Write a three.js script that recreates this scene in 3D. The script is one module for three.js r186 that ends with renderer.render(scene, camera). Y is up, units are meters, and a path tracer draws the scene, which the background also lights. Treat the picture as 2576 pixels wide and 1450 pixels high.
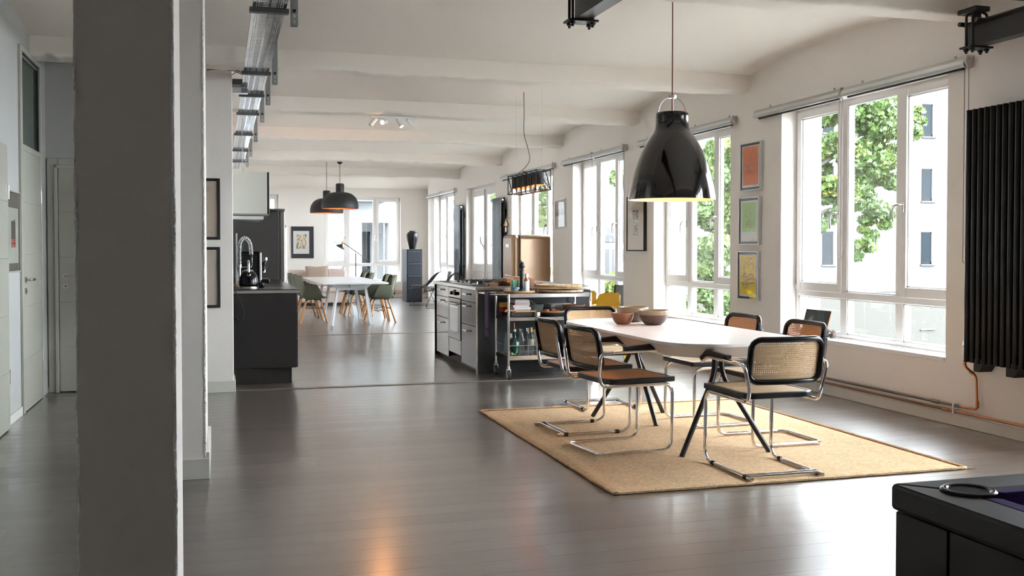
import * as THREE from 'three';
import { RoundedBoxGeometry } from 'three/addons/geometries/RoundedBoxGeometry.js';
import { mergeGeometries, toCreasedNormals } from 'three/addons/utils/BufferGeometryUtils.js';
import { RectAreaLightUniformsLib } from 'three/addons/lights/RectAreaLightUniformsLib.js';
import { FontLoader } from 'three/addons/loaders/FontLoader.js';
import { TextGeometry } from 'three/addons/geometries/TextGeometry.js';

// ---------- camera, sky, exposure ----------
const scene = new THREE.Scene();
const camera = new THREE.PerspectiveCamera(2 * Math.atan(725 / 2504) * 180 / Math.PI, 2576 / 1450, 0.05, 300);
camera.position.set(0, 1.30, 0);
camera.rotation.set(-0.0228, -0.28544, 0, 'YXZ');
camera.setViewOffset(2576, 1450, 0, 40.9, 2576, 1450);
camera.updateProjectionMatrix();
const renderer = new THREE.WebGLRenderer({ antialias: true });
renderer.shadowMap.enabled = true;
renderer.toneMapping = THREE.LinearToneMapping;
renderer.toneMappingExposure = 2.65;
RectAreaLightUniformsLib.init();
// bright overcast sky
scene.background = new THREE.Color().setRGB(0.90, 0.96, 1.05);
scene.backgroundIntensity = 13.0;

// ---------- helpers ----------
const V = (x, y, z) => new THREE.Vector3(x, y, z), PI = Math.PI;
const clamp = (x, a = 0, b = 1) => Math.min(b, Math.max(a, x)), lerp = (a, b, t) => a + (b - a) * t;
const sstep = (a, b, x) => { const t = clamp((x - a) / (b - a)); return t * t * (3 - 2 * t); };
function rng(seed) { let s = seed >>> 0; return () => { s = (s + 0x6d2b79f5) | 0; let t = Math.imul(s ^ (s >>> 15), 1 | s); t = (t + Math.imul(t ^ (t >>> 7), 61 | t)) ^ t; return ((t ^ (t >>> 14)) >>> 0) / 4294967296; }; }
const hash = (x, y, s) => { let h = Math.imul(x, 374761393) + Math.imul(y, 668265263) + Math.imul(s, 1442695041) | 0; h = Math.imul(h ^ (h >>> 13), 1274126177); return ((h ^ (h >>> 16)) >>> 0) / 4294967296; };
function pnoise(x, y, px, py, s) {     // periodic value noise
  const xi = Math.floor(x), yi = Math.floor(y), m = (a, b) => ((a % b) + b) % b;
  let fx = x - xi, fy = y - yi; fx = fx * fx * (3 - 2 * fx); fy = fy * fy * (3 - 2 * fy);
  const a = hash(m(xi, px), m(yi, py), s), b = hash(m(xi + 1, px), m(yi, py), s), c = hash(m(xi, px), m(yi + 1, py), s), d = hash(m(xi + 1, px), m(yi + 1, py), s);
  return lerp(lerp(a, b, fx), lerp(c, d, fx), fy);
}
function fbm(u, v, nx, ny, oct, s) { let a = 0.5, t = 0, w = 0; for (let i = 0; i < oct; i++) { t += a * pnoise(u * nx, v * ny, nx, ny, s + i); w += a; a *= 0.5; nx *= 2; ny *= 2; } return t / w; }
function tex(w, h, fn, srgb = false) {
  const d = new Uint8Array(w * h * 4);
  for (let j = 0; j < h; j++) for (let i = 0; i < w; i++) { const c = fn((i + .5) / w, (j + .5) / h), k = (j * w + i) * 4, a = Array.isArray(c); for (let q = 0; q < 3; q++) d[k + q] = clamp(a ? c[q] : c) * 255; d[k + 3] = 255; }
  const t = new THREE.DataTexture(d, w, h); t.wrapS = t.wrapT = THREE.RepeatWrapping; t.magFilter = THREE.LinearFilter; t.minFilter = THREE.LinearMipmapLinearFilter; t.generateMipmaps = true;
  if (srgb) t.colorSpace = THREE.SRGBColorSpace; t.needsUpdate = true; return t;
}
const rep = (t, u, v = u) => { const c = t.clone(); c.repeat.set(u, v); c.needsUpdate = true; return c; };
function canvasTex(w, h, draw) { const c = document.createElement('canvas'); c.width = w; c.height = h; const x = c.getContext('2d'); draw(x, w, h); const t = new THREE.CanvasTexture(c); t.colorSpace = THREE.SRGBColorSpace; t.magFilter = THREE.LinearFilter; return t; }
// geometry
function finish(g) {
  if (g.index) g = g.toNonIndexed();
  if (!g.attributes.normal) g.computeVertexNormals();
  if (!g.attributes.uv) boxUV(g);
  for (const k of Object.keys(g.attributes)) if (!['position', 'normal', 'uv', 'color'].includes(k)) g.deleteAttribute(k);
  g.morphAttributes = {}; g.clearGroups(); return g;
}
function boxUV(g) {
  if (g.index) g = g.toNonIndexed(); if (!g.attributes.normal) g.computeVertexNormals();
  const p = g.attributes.position, n = g.attributes.normal, uv = new Float32Array(p.count * 2);
  for (let i = 0; i < p.count; i += 3) {
    let ax = 0, ay = 0, az = 0; for (let k = 0; k < 3; k++) { ax += Math.abs(n.getX(i + k)); ay += Math.abs(n.getY(i + k)); az += Math.abs(n.getZ(i + k)); }
    for (let k = 0; k < 3; k++) { const q = i + k; const [a, b] = ay >= ax && ay >= az ? [p.getX(q), p.getZ(q)] : ax >= az ? [p.getZ(q), p.getY(q)] : [p.getX(q), p.getY(q)]; uv[q * 2] = a; uv[q * 2 + 1] = b; }
  }
  g.setAttribute('uv', new THREE.BufferAttribute(uv, 2)); return g;
}
const merge = (l) => { l = l.map(finish); return l.length === 1 ? l[0] : mergeGeometries(l); };
function box(w, h, d, x = 0, y = 0, z = 0, r = 0, seg = 1) { const g = r > 0 ? new RoundedBoxGeometry(w, h, d, seg, Math.min(r, w / 2.01, h / 2.01, d / 2.01)) : new THREE.BoxGeometry(w, h, d); g.translate(x, y, z); return boxUV(g); }
const bx = (x0, x1, y0, y1, z0, z1, r = 0, seg = 1) => box(Math.abs(x1 - x0), Math.abs(y1 - y0), Math.abs(z1 - z0), (x0 + x1) / 2, (y0 + y1) / 2, (z0 + z1) / 2, r, seg);
const cyl = (r0, r1, h, x = 0, y = 0, z = 0, seg = 20, open = false) => { const g = new THREE.CylinderGeometry(r1, r0, h, seg, 1, open); g.translate(x, y + h / 2, z); return g; };   // r0 bottom, r1 top, base at y
const sph = (r, x = 0, y = 0, z = 0, a = 16, b = 12) => { const g = new THREE.SphereGeometry(r, a, b); g.translate(x, y, z); return g; };
function rod(a, b, r, seg = 8, r2 = r) { const d = b.clone().sub(a), g = new THREE.CylinderGeometry(r2, r, d.length(), seg); g.translate(0, d.length() / 2, 0); g.applyQuaternion(new THREE.Quaternion().setFromUnitVectors(V(0, 1, 0), d.normalize())); g.translate(a.x, a.y, a.z); return g; }
function bar(a, b, w, h) { const d = b.clone().sub(a), g = new THREE.BoxGeometry(w, d.length(), h); g.translate(0, d.length() / 2, 0); g.applyQuaternion(new THREE.Quaternion().setFromUnitVectors(V(0, 1, 0), d.normalize())); g.translate(a.x, a.y, a.z); return g; }
const lathe = (pts, seg = 32, x = 0, y = 0, z = 0) => { const g = new THREE.LatheGeometry(pts.map(([r, h]) => new THREE.Vector2(Math.max(r, 1e-4), h)), seg); g.translate(x, y, z); return g; };
function fillet(P, rad, n = 5, closed = false) {
  const out = [], N = P.length;
  for (let i = 0; i < N; i++) {
    if (!closed && (i === 0 || i === N - 1)) { out.push(P[i].clone()); continue; }
    const a = P[(i + N - 1) % N], b = P[i], c = P[(i + 1) % N], r = Array.isArray(rad) ? rad[i] : rad;
    const d1 = a.clone().sub(b), d2 = c.clone().sub(b), t = Math.min(r, d1.length() * .49, d2.length() * .49);
    const p = b.clone().addScaledVector(d1.normalize(), t), q = b.clone().addScaledVector(d2.normalize(), t);
    for (let k = 0; k <= n; k++) { const s = k / n; out.push(p.clone().multiplyScalar((1 - s) ** 2).addScaledVector(b, 2 * s * (1 - s)).addScaledVector(q, s * s)); }
  }
  return out;
}
function tube(P, r, seg = 10, closed = false) {      // parallel transport sweep; r number or function(t)
  const N = P.length, T = [], pos = [], nor = [], uv = [], idx = [];
  for (let i = 0; i < N; i++) { const a = P[closed ? (i + N - 1) % N : Math.max(i - 1, 0)], b = P[closed ? (i + 1) % N : Math.min(i + 1, N - 1)]; T.push(b.clone().sub(a).normalize()); }
  let n = Math.abs(T[0].y) < .9 ? V(0, 1, 0) : V(1, 0, 0); n.addScaledVector(T[0], -n.dot(T[0])).normalize();
  let len = 0; const M = closed ? N + 1 : N;
  for (let k = 0; k < M; k++) {
    const i = k % N; if (k) { len += P[i].distanceTo(P[(k - 1) % N]); n.addScaledVector(T[i], -n.dot(T[i])).normalize(); }
    const b = T[i].clone().cross(n), R = typeof r === 'function' ? r(k / (M - 1)) : r;
    for (let j = 0; j <= seg; j++) { const a = j / seg * 2 * PI, c = Math.cos(a), s = Math.sin(a), d = n.clone().multiplyScalar(c).addScaledVector(b, s); pos.push(P[i].x + d.x * R, P[i].y + d.y * R, P[i].z + d.z * R); nor.push(d.x, d.y, d.z); uv.push(len, j / seg * 2 * PI * R); }
  }
  const W = seg + 1;
  for (let k = 0; k < M - 1; k++) for (let j = 0; j < seg; j++) { const a = k * W + j; idx.push(a, a + 1, a + W, a + 1, a + W + 1, a + W); }
  const g = new THREE.BufferGeometry(); g.setAttribute('position', new THREE.Float32BufferAttribute(pos, 3)); g.setAttribute('normal', new THREE.Float32BufferAttribute(nor, 3)); g.setAttribute('uv', new THREE.Float32BufferAttribute(uv, 2)); g.setIndex(idx);
  if (closed) return g;
  const caps = [g.toNonIndexed()];
  for (const [i, s] of [[0, -1], [N - 1, 1]]) { const R = typeof r === 'function' ? r(s < 0 ? 0 : 1) : r, c = new THREE.CircleGeometry(R, seg); c.applyQuaternion(new THREE.Quaternion().setFromUnitVectors(V(0, 0, 1), T[i].clone().multiplyScalar(s))); c.translate(P[i].x, P[i].y, P[i].z); caps.push(c.toNonIndexed()); }
  return mergeGeometries(caps);
}
function grid(nu, nv, fn, wrapU = false) {   // surface (u,v in 0..1) -> Vector3, uv in metres-ish from fn's 4th/5th
  const pos = [], uv = [], idx = [];
  for (let j = 0; j <= nv; j++) for (let i = 0; i <= nu; i++) { const p = fn(i / nu, j / nv); pos.push(p.x, p.y, p.z); uv.push(p.u ?? i / nu, p.v ?? j / nv); }
  for (let j = 0; j < nv; j++) for (let i = 0; i < nu; i++) { const a = j * (nu + 1) + i, b = a + 1, c = a + nu + 1, d = c + 1; idx.push(a, b, d, a, d, c); }
  const g = new THREE.BufferGeometry(); g.setAttribute('position', new THREE.Float32BufferAttribute(pos, 3)); g.setAttribute('uv', new THREE.Float32BufferAttribute(uv, 2)); g.setIndex(idx); g.computeVertexNormals(); return g;
}
function rrect(w, h, r) { const s = new THREE.Shape(), a = w / 2, b = h / 2; r = Math.min(r, a, b); s.moveTo(-a + r, -b); s.lineTo(a - r, -b); s.absarc(a - r, -b + r, r, -PI / 2, 0); s.lineTo(a, b - r); s.absarc(a - r, b - r, r, 0, PI / 2); s.lineTo(-a + r, b); s.absarc(-a + r, b - r, r, PI / 2, PI); s.lineTo(-a, -b + r); s.absarc(-a + r, -b + r, r, PI, 1.5 * PI); return s; }
function poly(pts) { const s = new THREE.Shape(); pts.forEach(([x, y], i) => i ? s.lineTo(x, y) : s.moveTo(x, y)); s.closePath(); return s; }
function extr(shape, depth, bevel = 0, cs = 8) { const g = new THREE.ExtrudeGeometry(shape, { depth: depth - 2 * bevel, bevelEnabled: bevel > 0, bevelThickness: bevel, bevelSize: bevel, bevelOffset: -bevel, bevelSegments: 2, curveSegments: cs }); if (bevel) g.translate(0, 0, bevel); g.deleteAttribute('uv'); return boxUV(g); }
const flat = (g) => g.rotateX(-PI / 2);      // xy shape, extruded z -> lies flat, thickness up
const names = {};
function numbered(n) { const k = names[n] = (names[n] ?? -1) + 1; return k ? `${n}_${String(k).padStart(3, '0')}` : n; }
function thing(name, label, category, [x, y, z] = [0, 0, 0], turn = 0, group) { const o = new THREE.Group(); o.name = numbered(name); scene.add(o); o.position.set(x, y, z); o.rotation.y = turn; o.userData = { label, category }; if (group) o.userData.group = group; return o; }
function part(name, gs, m, parent, label) { const o = new THREE.Mesh(merge(Array.isArray(gs) ? gs : [gs]), m); o.castShadow = o.receiveShadow = true; o.name = parent === scene ? numbered(name) : name; if (label) o.userData.label = label; parent.add(o); return o; }
function solo(name, label, category, gs, m, [x, y, z] = [0, 0, 0], turn = 0, group) { const o = part(name, gs, m, scene); o.position.set(x, y, z); o.rotation.y = turn; o.userData = { label, category }; if (group) o.userData.group = group; return o; }
function struct(name, gs, m) { const o = part(name, gs, m, scene); o.userData.kind = 'structure'; return o; }
function sgroup(name, pos = [0, 0, 0]) { const o = new THREE.Group(); o.name = numbered(name); o.userData.kind = 'structure'; o.position.set(...pos); scene.add(o); return o; }
function copy(src, pos, turn, label, group) { const c = src.clone(); c.name = numbered(src.name.replace(/_\d{3}$/, '')); c.userData = { ...src.userData }; c.position.set(...pos); c.rotation.y = turn; if (label) c.userData.label = label; if (group) c.userData.group = group; scene.add(c); return c; }

// ---------- textures and materials ----------
const tPlaster = tex(512, 512, (u, v) => .55 * fbm(u, v, 6, 6, 5, 3) + .45 * fbm(u, v, 40, 40, 3, 9));
const tGrain = tex(512, 512, (u, v) => { const w = fbm(u, v, 2, 6, 3, 21), s = fbm(u + .02 * w, v, 3, 60, 3, 5), f = fbm(u, v, 10, 180, 2, 31); const k = .72 + .2 * s + .12 * f + .1 * (w - .5); return [k, k * (.985 + .015 * s), k * (.96 + .04 * s)]; });
const tBrush = tex(256, 256, (u, v) => .3 + .5 * fbm(u, v, 2, 128, 2, 77));
const tFabric = tex(256, 256, (u, v) => { const a = .5 + .5 * Math.sin(u * 2 * PI * 32), b = .5 + .5 * Math.sin(v * 2 * PI * 32); return .35 * a + .35 * b + .3 * fbm(u, v, 32, 32, 2, 4); });
const tSpeck = tex(256, 256, (u, v) => { const n = fbm(u, v, 60, 60, 2, 14); const k = .8 + .5 * (n - .5); return [k, k, k * .99]; });
const tJute = tex(512, 512, (u, v) => {      // 16 braided rows x 32 stitches in 0.3 m
  const row = v * 22, r = row - Math.floor(row), st = u * 30 + (Math.floor(row) % 2) * .5, s = st - Math.floor(st), id = hash(Math.floor(st) % 30, Math.floor(row) % 22, 8);
  const sl = ((s + r * .8) % 1), h = Math.sin(PI * r) ** .6 * (.45 + .55 * Math.sin(PI * sl) ** .7), k = .5 + .42 * h + .2 * (id - .5) + .14 * (fbm(u, v, 4, 4, 3, 2) - .5);
  return [k, k * (.92 + .06 * id), k * (.82 + .1 * id)]; });
const tCaneA = tex(128, 128, (u, v) => {   // octagonal cane holes, one cell per 1/8
  const x = (u * 8) % 1 - .5, y = (v * 8) % 1 - .5, d = Math.max(Math.abs(x), Math.abs(y), (Math.abs(x) + Math.abs(y)) * .76); return d < .215 ? 0 : 1; });
const tCane = tex(128, 128, (u, v) => { const x = (u * 8) % 1, y = (v * 8) % 1; const k = .82 + .12 * Math.sin(x * 2 * PI * 2) * Math.sin(y * 2 * PI * 2) + .14 * (fbm(u, v, 16, 16, 2, 6) - .5); return [k, k * .97, k * .92]; });
const rgb = (r, g, b) => new THREE.Color().setRGB(r, g, b), sr = (r, g, b) => new THREE.Color().setRGB(r / 255, g / 255, b / 255, THREE.SRGBColorSpace);
const std = (color, roughness = .6, o = {}) => new THREE.MeshStandardMaterial({ color, roughness, ...o });
const phys = (color, roughness = .6, o = {}) => new THREE.MeshPhysicalMaterial({ color, roughness, ...o });
const M = {
  wall: std(rgb(.88, .835, .785), .85, { bumpMap: rep(tPlaster, .7), bumpScale: .0018 }),
  ceiling: std(rgb(.87, .81, .735), .9, { bumpMap: rep(tPlaster, .5), bumpScale: .004 }),
  column: std(rgb(.80, .735, .68), .8, { bumpMap: rep(tPlaster, .9), bumpScale: .0028 }),
  roughLit: std(rgb(.87, .84, .8), .9, { bumpMap: rep(tPlaster, 2), bumpScale: .02 }),
  trim: std(rgb(.70, .69, .63), .45), door: phys(rgb(.42, .415, .355), .3), hall: std(rgb(.43, .43, .41), .85, { bumpMap: rep(tPlaster, .7), bumpScale: .0018 }),  // hall: copy of wall darkened to hold the hall's dimness; door darkened likewise
  frame: phys(rgb(.80, .775, .75), .35), white: std(rgb(.84, .84, .83), .5),
  subfloor: std(rgb(.05, .045, .04), .9),
  chrome: std(rgb(.86, .86, .87), .06, { metalness: 1 }), steel: std(rgb(.60, .58, .55), .3, { metalness: 1, roughnessMap: rep(tBrush, 1, 4) }), nickel: std(rgb(.56, .53, .5), .28, { metalness: 1 }),
  alu: std(rgb(.62, .64, .63), .38, { metalness: .85 }), galv: std(rgb(.66, .71, .77), .26, { metalness: 1, roughnessMap: rep(tPlaster, 4) }), copper: std(rgb(.62, .26, .13), .34, { metalness: 1 }), oldpipe: std(rgb(.22, .18, .15), .5, { metalness: .7 }), brass: std(rgb(.72, .52, .26), .3, { metalness: 1 }),
  black: phys(rgb(.006, .006, .007), .2, { specularIntensity: .7 }), blackmatte: std(rgb(.012, .012, .013), .55), blacksatin: std(rgb(.01, .0095, .0095), .32), rubber: std(rgb(.02, .02, .02), .7),
  glass: phys(rgb(.97, .985, .98), 0, { transmission: 1, thickness: 0, ior: 1.45 }),
  glassware: phys(rgb(.95, .97, .97), .02, { transmission: 1, thickness: 0, ior: 1.5 }),
  picglass: phys(rgb(1, 1, 1), 0, { transmission: 1, thickness: 0, ior: 1.45 }),
  cable: std(rgb(.01, .01, .01), .5), red: std(rgb(.19, .01, .012), .6),
};

// ---------- the room shell ----------
const XR = 5.19, XO = 5.63, TOP = 3.5, BACK = 3.2, FAR = -26.6;
// openings in the window wall: [near z, far z, sill y, head y]
const OPEN = [[-3.2, -5.0, .489, 2.63], [-6.2, -8.48, .489, 2.63], [-9.475, -11.41, .489, 2.63], [-12.38, -14.38, .489, 2.63], [-15.33, -17.69, .489, 2.63], [-18.82, -21.23, .03, 2.63], [-22.36, -24.66, .489, 2.63]];
{
  const gs = []; let z = BACK + .2;
  for (const [a, b, s, h] of OPEN) { gs.push(bx(XR, XO, 0, TOP, a, z), bx(XR, XO, 0, s, b, a), bx(XR, XO, h, TOP, b, a)); z = b; }
  gs.push(bx(XR, XO, 0, TOP, -25.3, z), bx(5.46, XO + .2, 0, TOP, FAR - .3, -25.3), bx(5.36, 5.47, 0, TOP, -26.25, -26.05));
  struct('wall_right', gs, M.wall);
  const WX = [2.655, 4.675, .42, 2.69], WB = [.55, 1.47, .42, 2.72];
  struct('wall_far', [bx(-.2, WB[0], 0, TOP, FAR - .4, FAR), bx(WB[0], WB[1], 0, WB[2], FAR - .4, FAR), bx(WB[0], WB[1], WB[3], TOP, FAR - .4, FAR), bx(WB[1], WX[0], 0, TOP, FAR - .4, FAR), bx(WX[0], WX[1], 0, WX[2], FAR - .4, FAR), bx(WX[0], WX[1], WX[3], TOP, FAR - .4, FAR), bx(WX[1], XO + .2, 0, TOP, FAR - .4, FAR)], M.wall);
  // hall wall on the left with its door and transom openings, back wall of the hall, kitchen wall with its pier
  const L = -1.5, D1 = [-8.60, -9.44];
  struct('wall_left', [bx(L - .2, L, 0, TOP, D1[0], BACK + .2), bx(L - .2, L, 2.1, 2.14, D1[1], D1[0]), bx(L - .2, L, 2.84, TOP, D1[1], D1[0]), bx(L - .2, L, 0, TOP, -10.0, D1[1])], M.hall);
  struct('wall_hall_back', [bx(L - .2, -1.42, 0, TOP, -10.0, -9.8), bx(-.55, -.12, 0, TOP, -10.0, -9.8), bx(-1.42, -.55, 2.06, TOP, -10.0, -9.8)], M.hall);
  struct('wall_kitchen', [bx(-.13, .115, 0, 2.885, -9.9, -9.37, .006), bx(-.13, .115, 0, TOP, FAR - .2, -9.6)], M.wall);
  struct('wall_back', bx(L - .2, XO, 0, TOP, BACK, BACK + .2), M.wall);
}
// the big square columns, plastered, uneven edge strips coloured pale for window light on the side faces
function roughColumn(name, x0, x1, z0, z1, mFace, seed, w = .012) {
  const g = sgroup(name), H = 3.3, n = 120;
  const edge = (x, sx, z) => { const P = []; for (let i = 0; i <= n; i++) { const y = i / n * H; P.push(V(x + sx * .004 * (fbm(y / H, .3, 22, 1, 4, seed) - .5), y, z)); } return P; };
  part('column_face', bx(x0, x1, 0, H, z1, z0), mFace, g);
  const r1 = (t) => w * .55 * (.6 + .8 * fbm(t, .1, 40, 1, 4, seed));
  part('rough_lit_edge', [tube(edge(x1 - w * .35, 1, z0 - w * .35), r1, 7)], M.roughLit, g); part('rough_lit_edge', [tube(edge(x0 + w * .2, 1, z0 - w * .3), (t) => r1(t) * .75, 7)], M.roughLit, g);
  return g;
}
roughColumn('column', -.372, -.1185, -2.9, -3.33, M.column, 5, .011);
roughColumn('column', -.52, -.082, -5.87, -6.72, M.wall, 8, .014);
// ceiling: shallow plaster vaults between downstand beams
const BEAM = [[.3, .08], [-2.9, -3.12], [-5.88, -6.1], [-9.07, -9.29], [-11.84, -12.06], [-14.8, -15.02], [-18.3, -18.52], [-21.8, -22.02]], BY = [2.9, 2.9, 2.945, 2.895, 2.897, 2.9, 2.9, 2.885];
{
  const c = sgroup('ceiling'), zs = [BACK + .1, ...BEAM.flat(), FAR - .1];
  for (let i = 0; i < zs.length; i += 2) {
    const a = zs[i], b = zs[i + 1], N = 18;
    const g = grid(1, N, (u, v) => { const z = lerp(a, b, v), s = 2 * v - 1, y = (b < FAR ? lerp(3.07, 2.9, v * v) : 3.07) + .16 * Math.sqrt(Math.max(0, 1 - s * s * .86)) - .16 * Math.sqrt(.14); const o = V(lerp(-1.7, XO, u), y, z); o.u = o.x; o.v = z; return o; });
    part('vault', g, M.ceiling, c);
  }
  part('roof_slab', bx(-1.8, XO + .1, 3.36, 3.5, FAR - .4, BACK + .2), M.ceiling, c);
  BEAM.forEach(([zf, zb], k) => {
    const b = BY[k], n = 180, x0 = -1.65, x1 = XR + .1, R = rng(40 + k);
    const chips = Array.from({ length: 7 }, () => [lerp(x0, x1, R()), .12 + .3 * R(), .02 + .03 * R()]);
    const prof = [[0, .2], [0, .05], [0, .018], [-.02, 0], [-.2, 0], [-.22, .018], [-.22, .05], [-.22, .2]];
    const g = grid(n, prof.length - 1, (u, v) => {
      const i = Math.round(v * (prof.length - 1)), x = lerp(x0, x1, u), t = (x - x0) / 8, [dz, dy] = prof[i];
      let chip = 0; for (const [cx, cw, ch] of chips) chip = Math.max(chip, ch * Math.max(0, 1 - Math.abs(x - cx) / cw));
      const e = i > 1 && i < 6 ? 1 : 0, j = fbm(t, i * .13, 90, 3, 3, 60 + k) - .5, low = fbm(t, .5, 9, 1, 2, 90 + k) - .5;
      const o = V(x, b + dy + low * .025 + e * (j * (i < 4 ? .03 : .014) + (i < 4 ? chip * (.5 + j) : 0)), zf + dz + e * (j * (i < 4 ? .026 : .012) - (i < 4 ? chip * .4 : 0)) + low * .01); o.u = x; o.v = dy - dz; return o;
    });
    struct('beam', g, M.ceiling);
  });
}
// floor: grey-brown planks across the room
{
  const f = sgroup('floor'), W = .158;
  part('subfloor', bx(-1.7, XO, -.25, -.0145, FAR - .4, BACK + .2), M.subfloor, f);
  const tones = [[.132, .110, .093], [.149, .126, .107], [.117, .099, .084], [.139, .119, .103], [.126, .104, .088]];
  const mats = tones.map((t) => phys(rgb(...t), .34, { map: rep(tGrain, .45, 1), bumpMap: rep(tGrain, .45, 1), bumpScale: .0005, clearcoat: .9, clearcoatRoughness: .2 }));
  const cache = {};
  const plank = (L, k) => cache[L + '/' + k] ??= (() => { const g = bx(-L / 2, L / 2, -.0145, 0, -W / 2 + .0006, W / 2 - .0006), uv = g.attributes.uv; for (let i = 0; i < uv.count; i++) uv.setXY(i, uv.getX(i) + k * .37, uv.getY(i) + k * .29); return finish(g); })();
  const R = rng(7), far = mats.map(() => []); let z = BACK + .1, row = 0;
  while (z > FAR - .2) {
    const zc = z - W / 2; if (Math.abs(zc + 9.41) < .02 || Math.abs(zc + 15.2) < .02) z -= .012;
    let x = -1.6 - Math.round(R() * 32) * .05; const near = zc < -3.35 && zc > -9.4;
    while (x < XR + .05) {
      let L = [1.2, 1.6, 1.9, 1.9][Math.floor(R() * 4)], a = Math.max(x, -1.6), b = Math.min(x + L, 5.3); x += L; const q = Math.round((b - a) * 20) / 20, k = Math.floor(R() * 4), m = Math.floor(R() * mats.length); if (q < .1) continue;
      if (near) { const o = new THREE.Mesh(plank(q, k), mats[m]); o.name = 'plank'; o.position.set((a + b) / 2, 0, zc); o.castShadow = o.receiveShadow = true; f.add(o); }
      else far[m].push(plank(q, k).clone().translate((a + b) / 2, 0, zc));
    }
    z -= W; row++;
  }
  far.forEach((l, i) => { const o = part('planking', l, mats[i], f); o.userData.kind = 'stuff'; });
  const strip = std(rgb(.26, .22, .18), .4, { metalness: .4 });
  part('threshold_strip', bx(.12, 3.9, 0, .006, -9.44, -9.405, .002), strip, f); part('threshold_strip', bx(.75, 5.1, 0, .006, -15.23, -15.18, .002), strip, f);
}
// baseboards
struct('baseboard_right', [bx(XR - .014, XR, 0, .085, -18.8, BACK, .004), bx(XR - .014, XR, 0, .085, -25.3, -21.25, .004)], M.trim);
struct('baseboard_far', bx(.1, 5.45, 0, .09, FAR, FAR + .015, .004), M.trim);
struct('baseboard_left', [bx(-1.5, -1.485, 0, .07, -8.52, BACK, .004)], M.trim);
struct('baseboard_pier', [bx(-.14, .13, 0, .105, -9.37, -9.352, .004), bx(.115, .131, 0, .105, -9.8, -9.37, .004)], M.trim);
struct('baseboard_column', [bx(-.535, -.062, 0, .118, -5.87, -5.852, .004), bx(-.082, -.062, 0, .15, -6.74, -5.87, .004)], M.trim);
struct('baseboard_hall', bx(-1.5, -1.47, 0, .05, -9.8, -9.785, .003), M.trim);

// ---------- windows ----------
function handleGeo() { return merge([box(.028, .085, .012, 0, 0, .006, .006), rod(V(0, .022, .01), V(0, .022, .05), .009), tube(fillet([V(0, .022, .046), V(-.055, .018, .05), V(-.072, -.045, .052), V(-.066, -.115, .046)], .04, 5), .009, 8)]); }
// local frame: x along the wall (0 = left jamb as seen from inside), y up, z towards the room; z = 0 is the room-side face of the fixed frame
function makeWindow(name, W, y0, y1, pos, turn, cols, opt = {}) {
  const g = sgroup(name, pos); g.rotation.y = turn; const D = .075, tr = opt.transom ?? .885, glass = [];
  const m = M.frame, fr = .05;
  part('window_frame', [bx(0, fr, y0, y1, -D, 0, .005), bx(W - fr, W, y0, y1, -D, 0, .005), bx(fr, W - fr, y1 - .07, y1, -D, 0, .005), bx(fr, W - fr, y0, y0 + .048, -D, .004, .005), bx(-.01, W + .01, y0 - .012, y0 + .012, -D, .03, .005)], m, g);
  const [a, b] = cols;       // mullion centres
  for (const c of cols) part('mullion', bx(c - .045, c + .045, y0 + .04, y1 - .06, -D + .004, .003, .005), m, g);
  part('transom', [bx(fr - .01, W - fr + .01, tr - .032, tr + .03, -D + .006, .006, .005)], m, g);
  const xs = [fr, ...cols.flatMap((c) => [c - .045, c + .045]), W - fr];
  const pane = (x0, x1, q0, q1, z = -.035, parent = g) => { part('pane', bx(x0 - .004, x1 + .004, q0 - .004, q1 + .004, z - .002, z + .002), M.glass, parent); part('glazing_bead', [bx(x0, x0 + .012, q0, q1, z, -.004), bx(x1 - .012, x1, q0, q1, z, -.004), bx(x0, x1, q0, q0 + .012, z, -.004), bx(x0, x1, q1 - .012, q1, z, -.004)], M.white, parent); };
  for (let i = 0; i < 3; i++) {
    const l = xs[2 * i], r = xs[2 * i + 1];
    pane(l, r, y0 + .048, tr - .032);
    if (i === 1) { pane(l, r, tr + .03, y1 - .07); continue; }
    const s = .062, q0 = tr + .02, q1 = y1 - .045, L = l - .02, Rr = r + .02;
    const sash = part('sash', [bx(L, L + s, q0, q1, -.05, .016, .006), bx(Rr - s, Rr, q0, q1, -.05, .016, .006), bx(L + s, Rr - s, q0, q0 + s + .02, -.05, .016, .006), bx(L + s, Rr - s, q1 - s, q1, -.05, .016, .006)], m, g);
    pane(L + s, Rr - s, q0 + s + .02, q1 - s, -.02, sash);
    const hx = i === 0 ? Rr - s / 2 : L + s / 2;
    part('handle', handleGeo().translate(hx, i === 0 ? 1.60 : 1.64, .016), M.nickel, sash);
    part('hinge', [cyl(.008, .008, .05, i === 0 ? L : Rr, q0 + .01, .016, 8), cyl(.008, .008, .05, i === 0 ? L : Rr, q1 - .06, .016, 8)], M.white, sash);
  }
  return g;
}
const XF = 5.36;
OPEN.forEach(([a, b, s, h], i) => { if (i === 5) return; const W = a - b, g = makeWindow('window_' + (i + 1), W, s, h + .02, [XF, 0, b], -PI / 2, [W * .337, W * .672]); part('sill_board', bx(0, W, s - .03, s + .004, 0, .185, .005), M.white, g); });
makeWindow('window_far_1', 2.02, .42, 2.69, [2.655, 0, FAR - .13], 0, [.61, 1.35], { transom: .885 });
makeWindow('window_far_2', .92, .42, 2.72, [.55, 0, FAR - .13], 0, [.3, .62], { transom: .885 });
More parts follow.
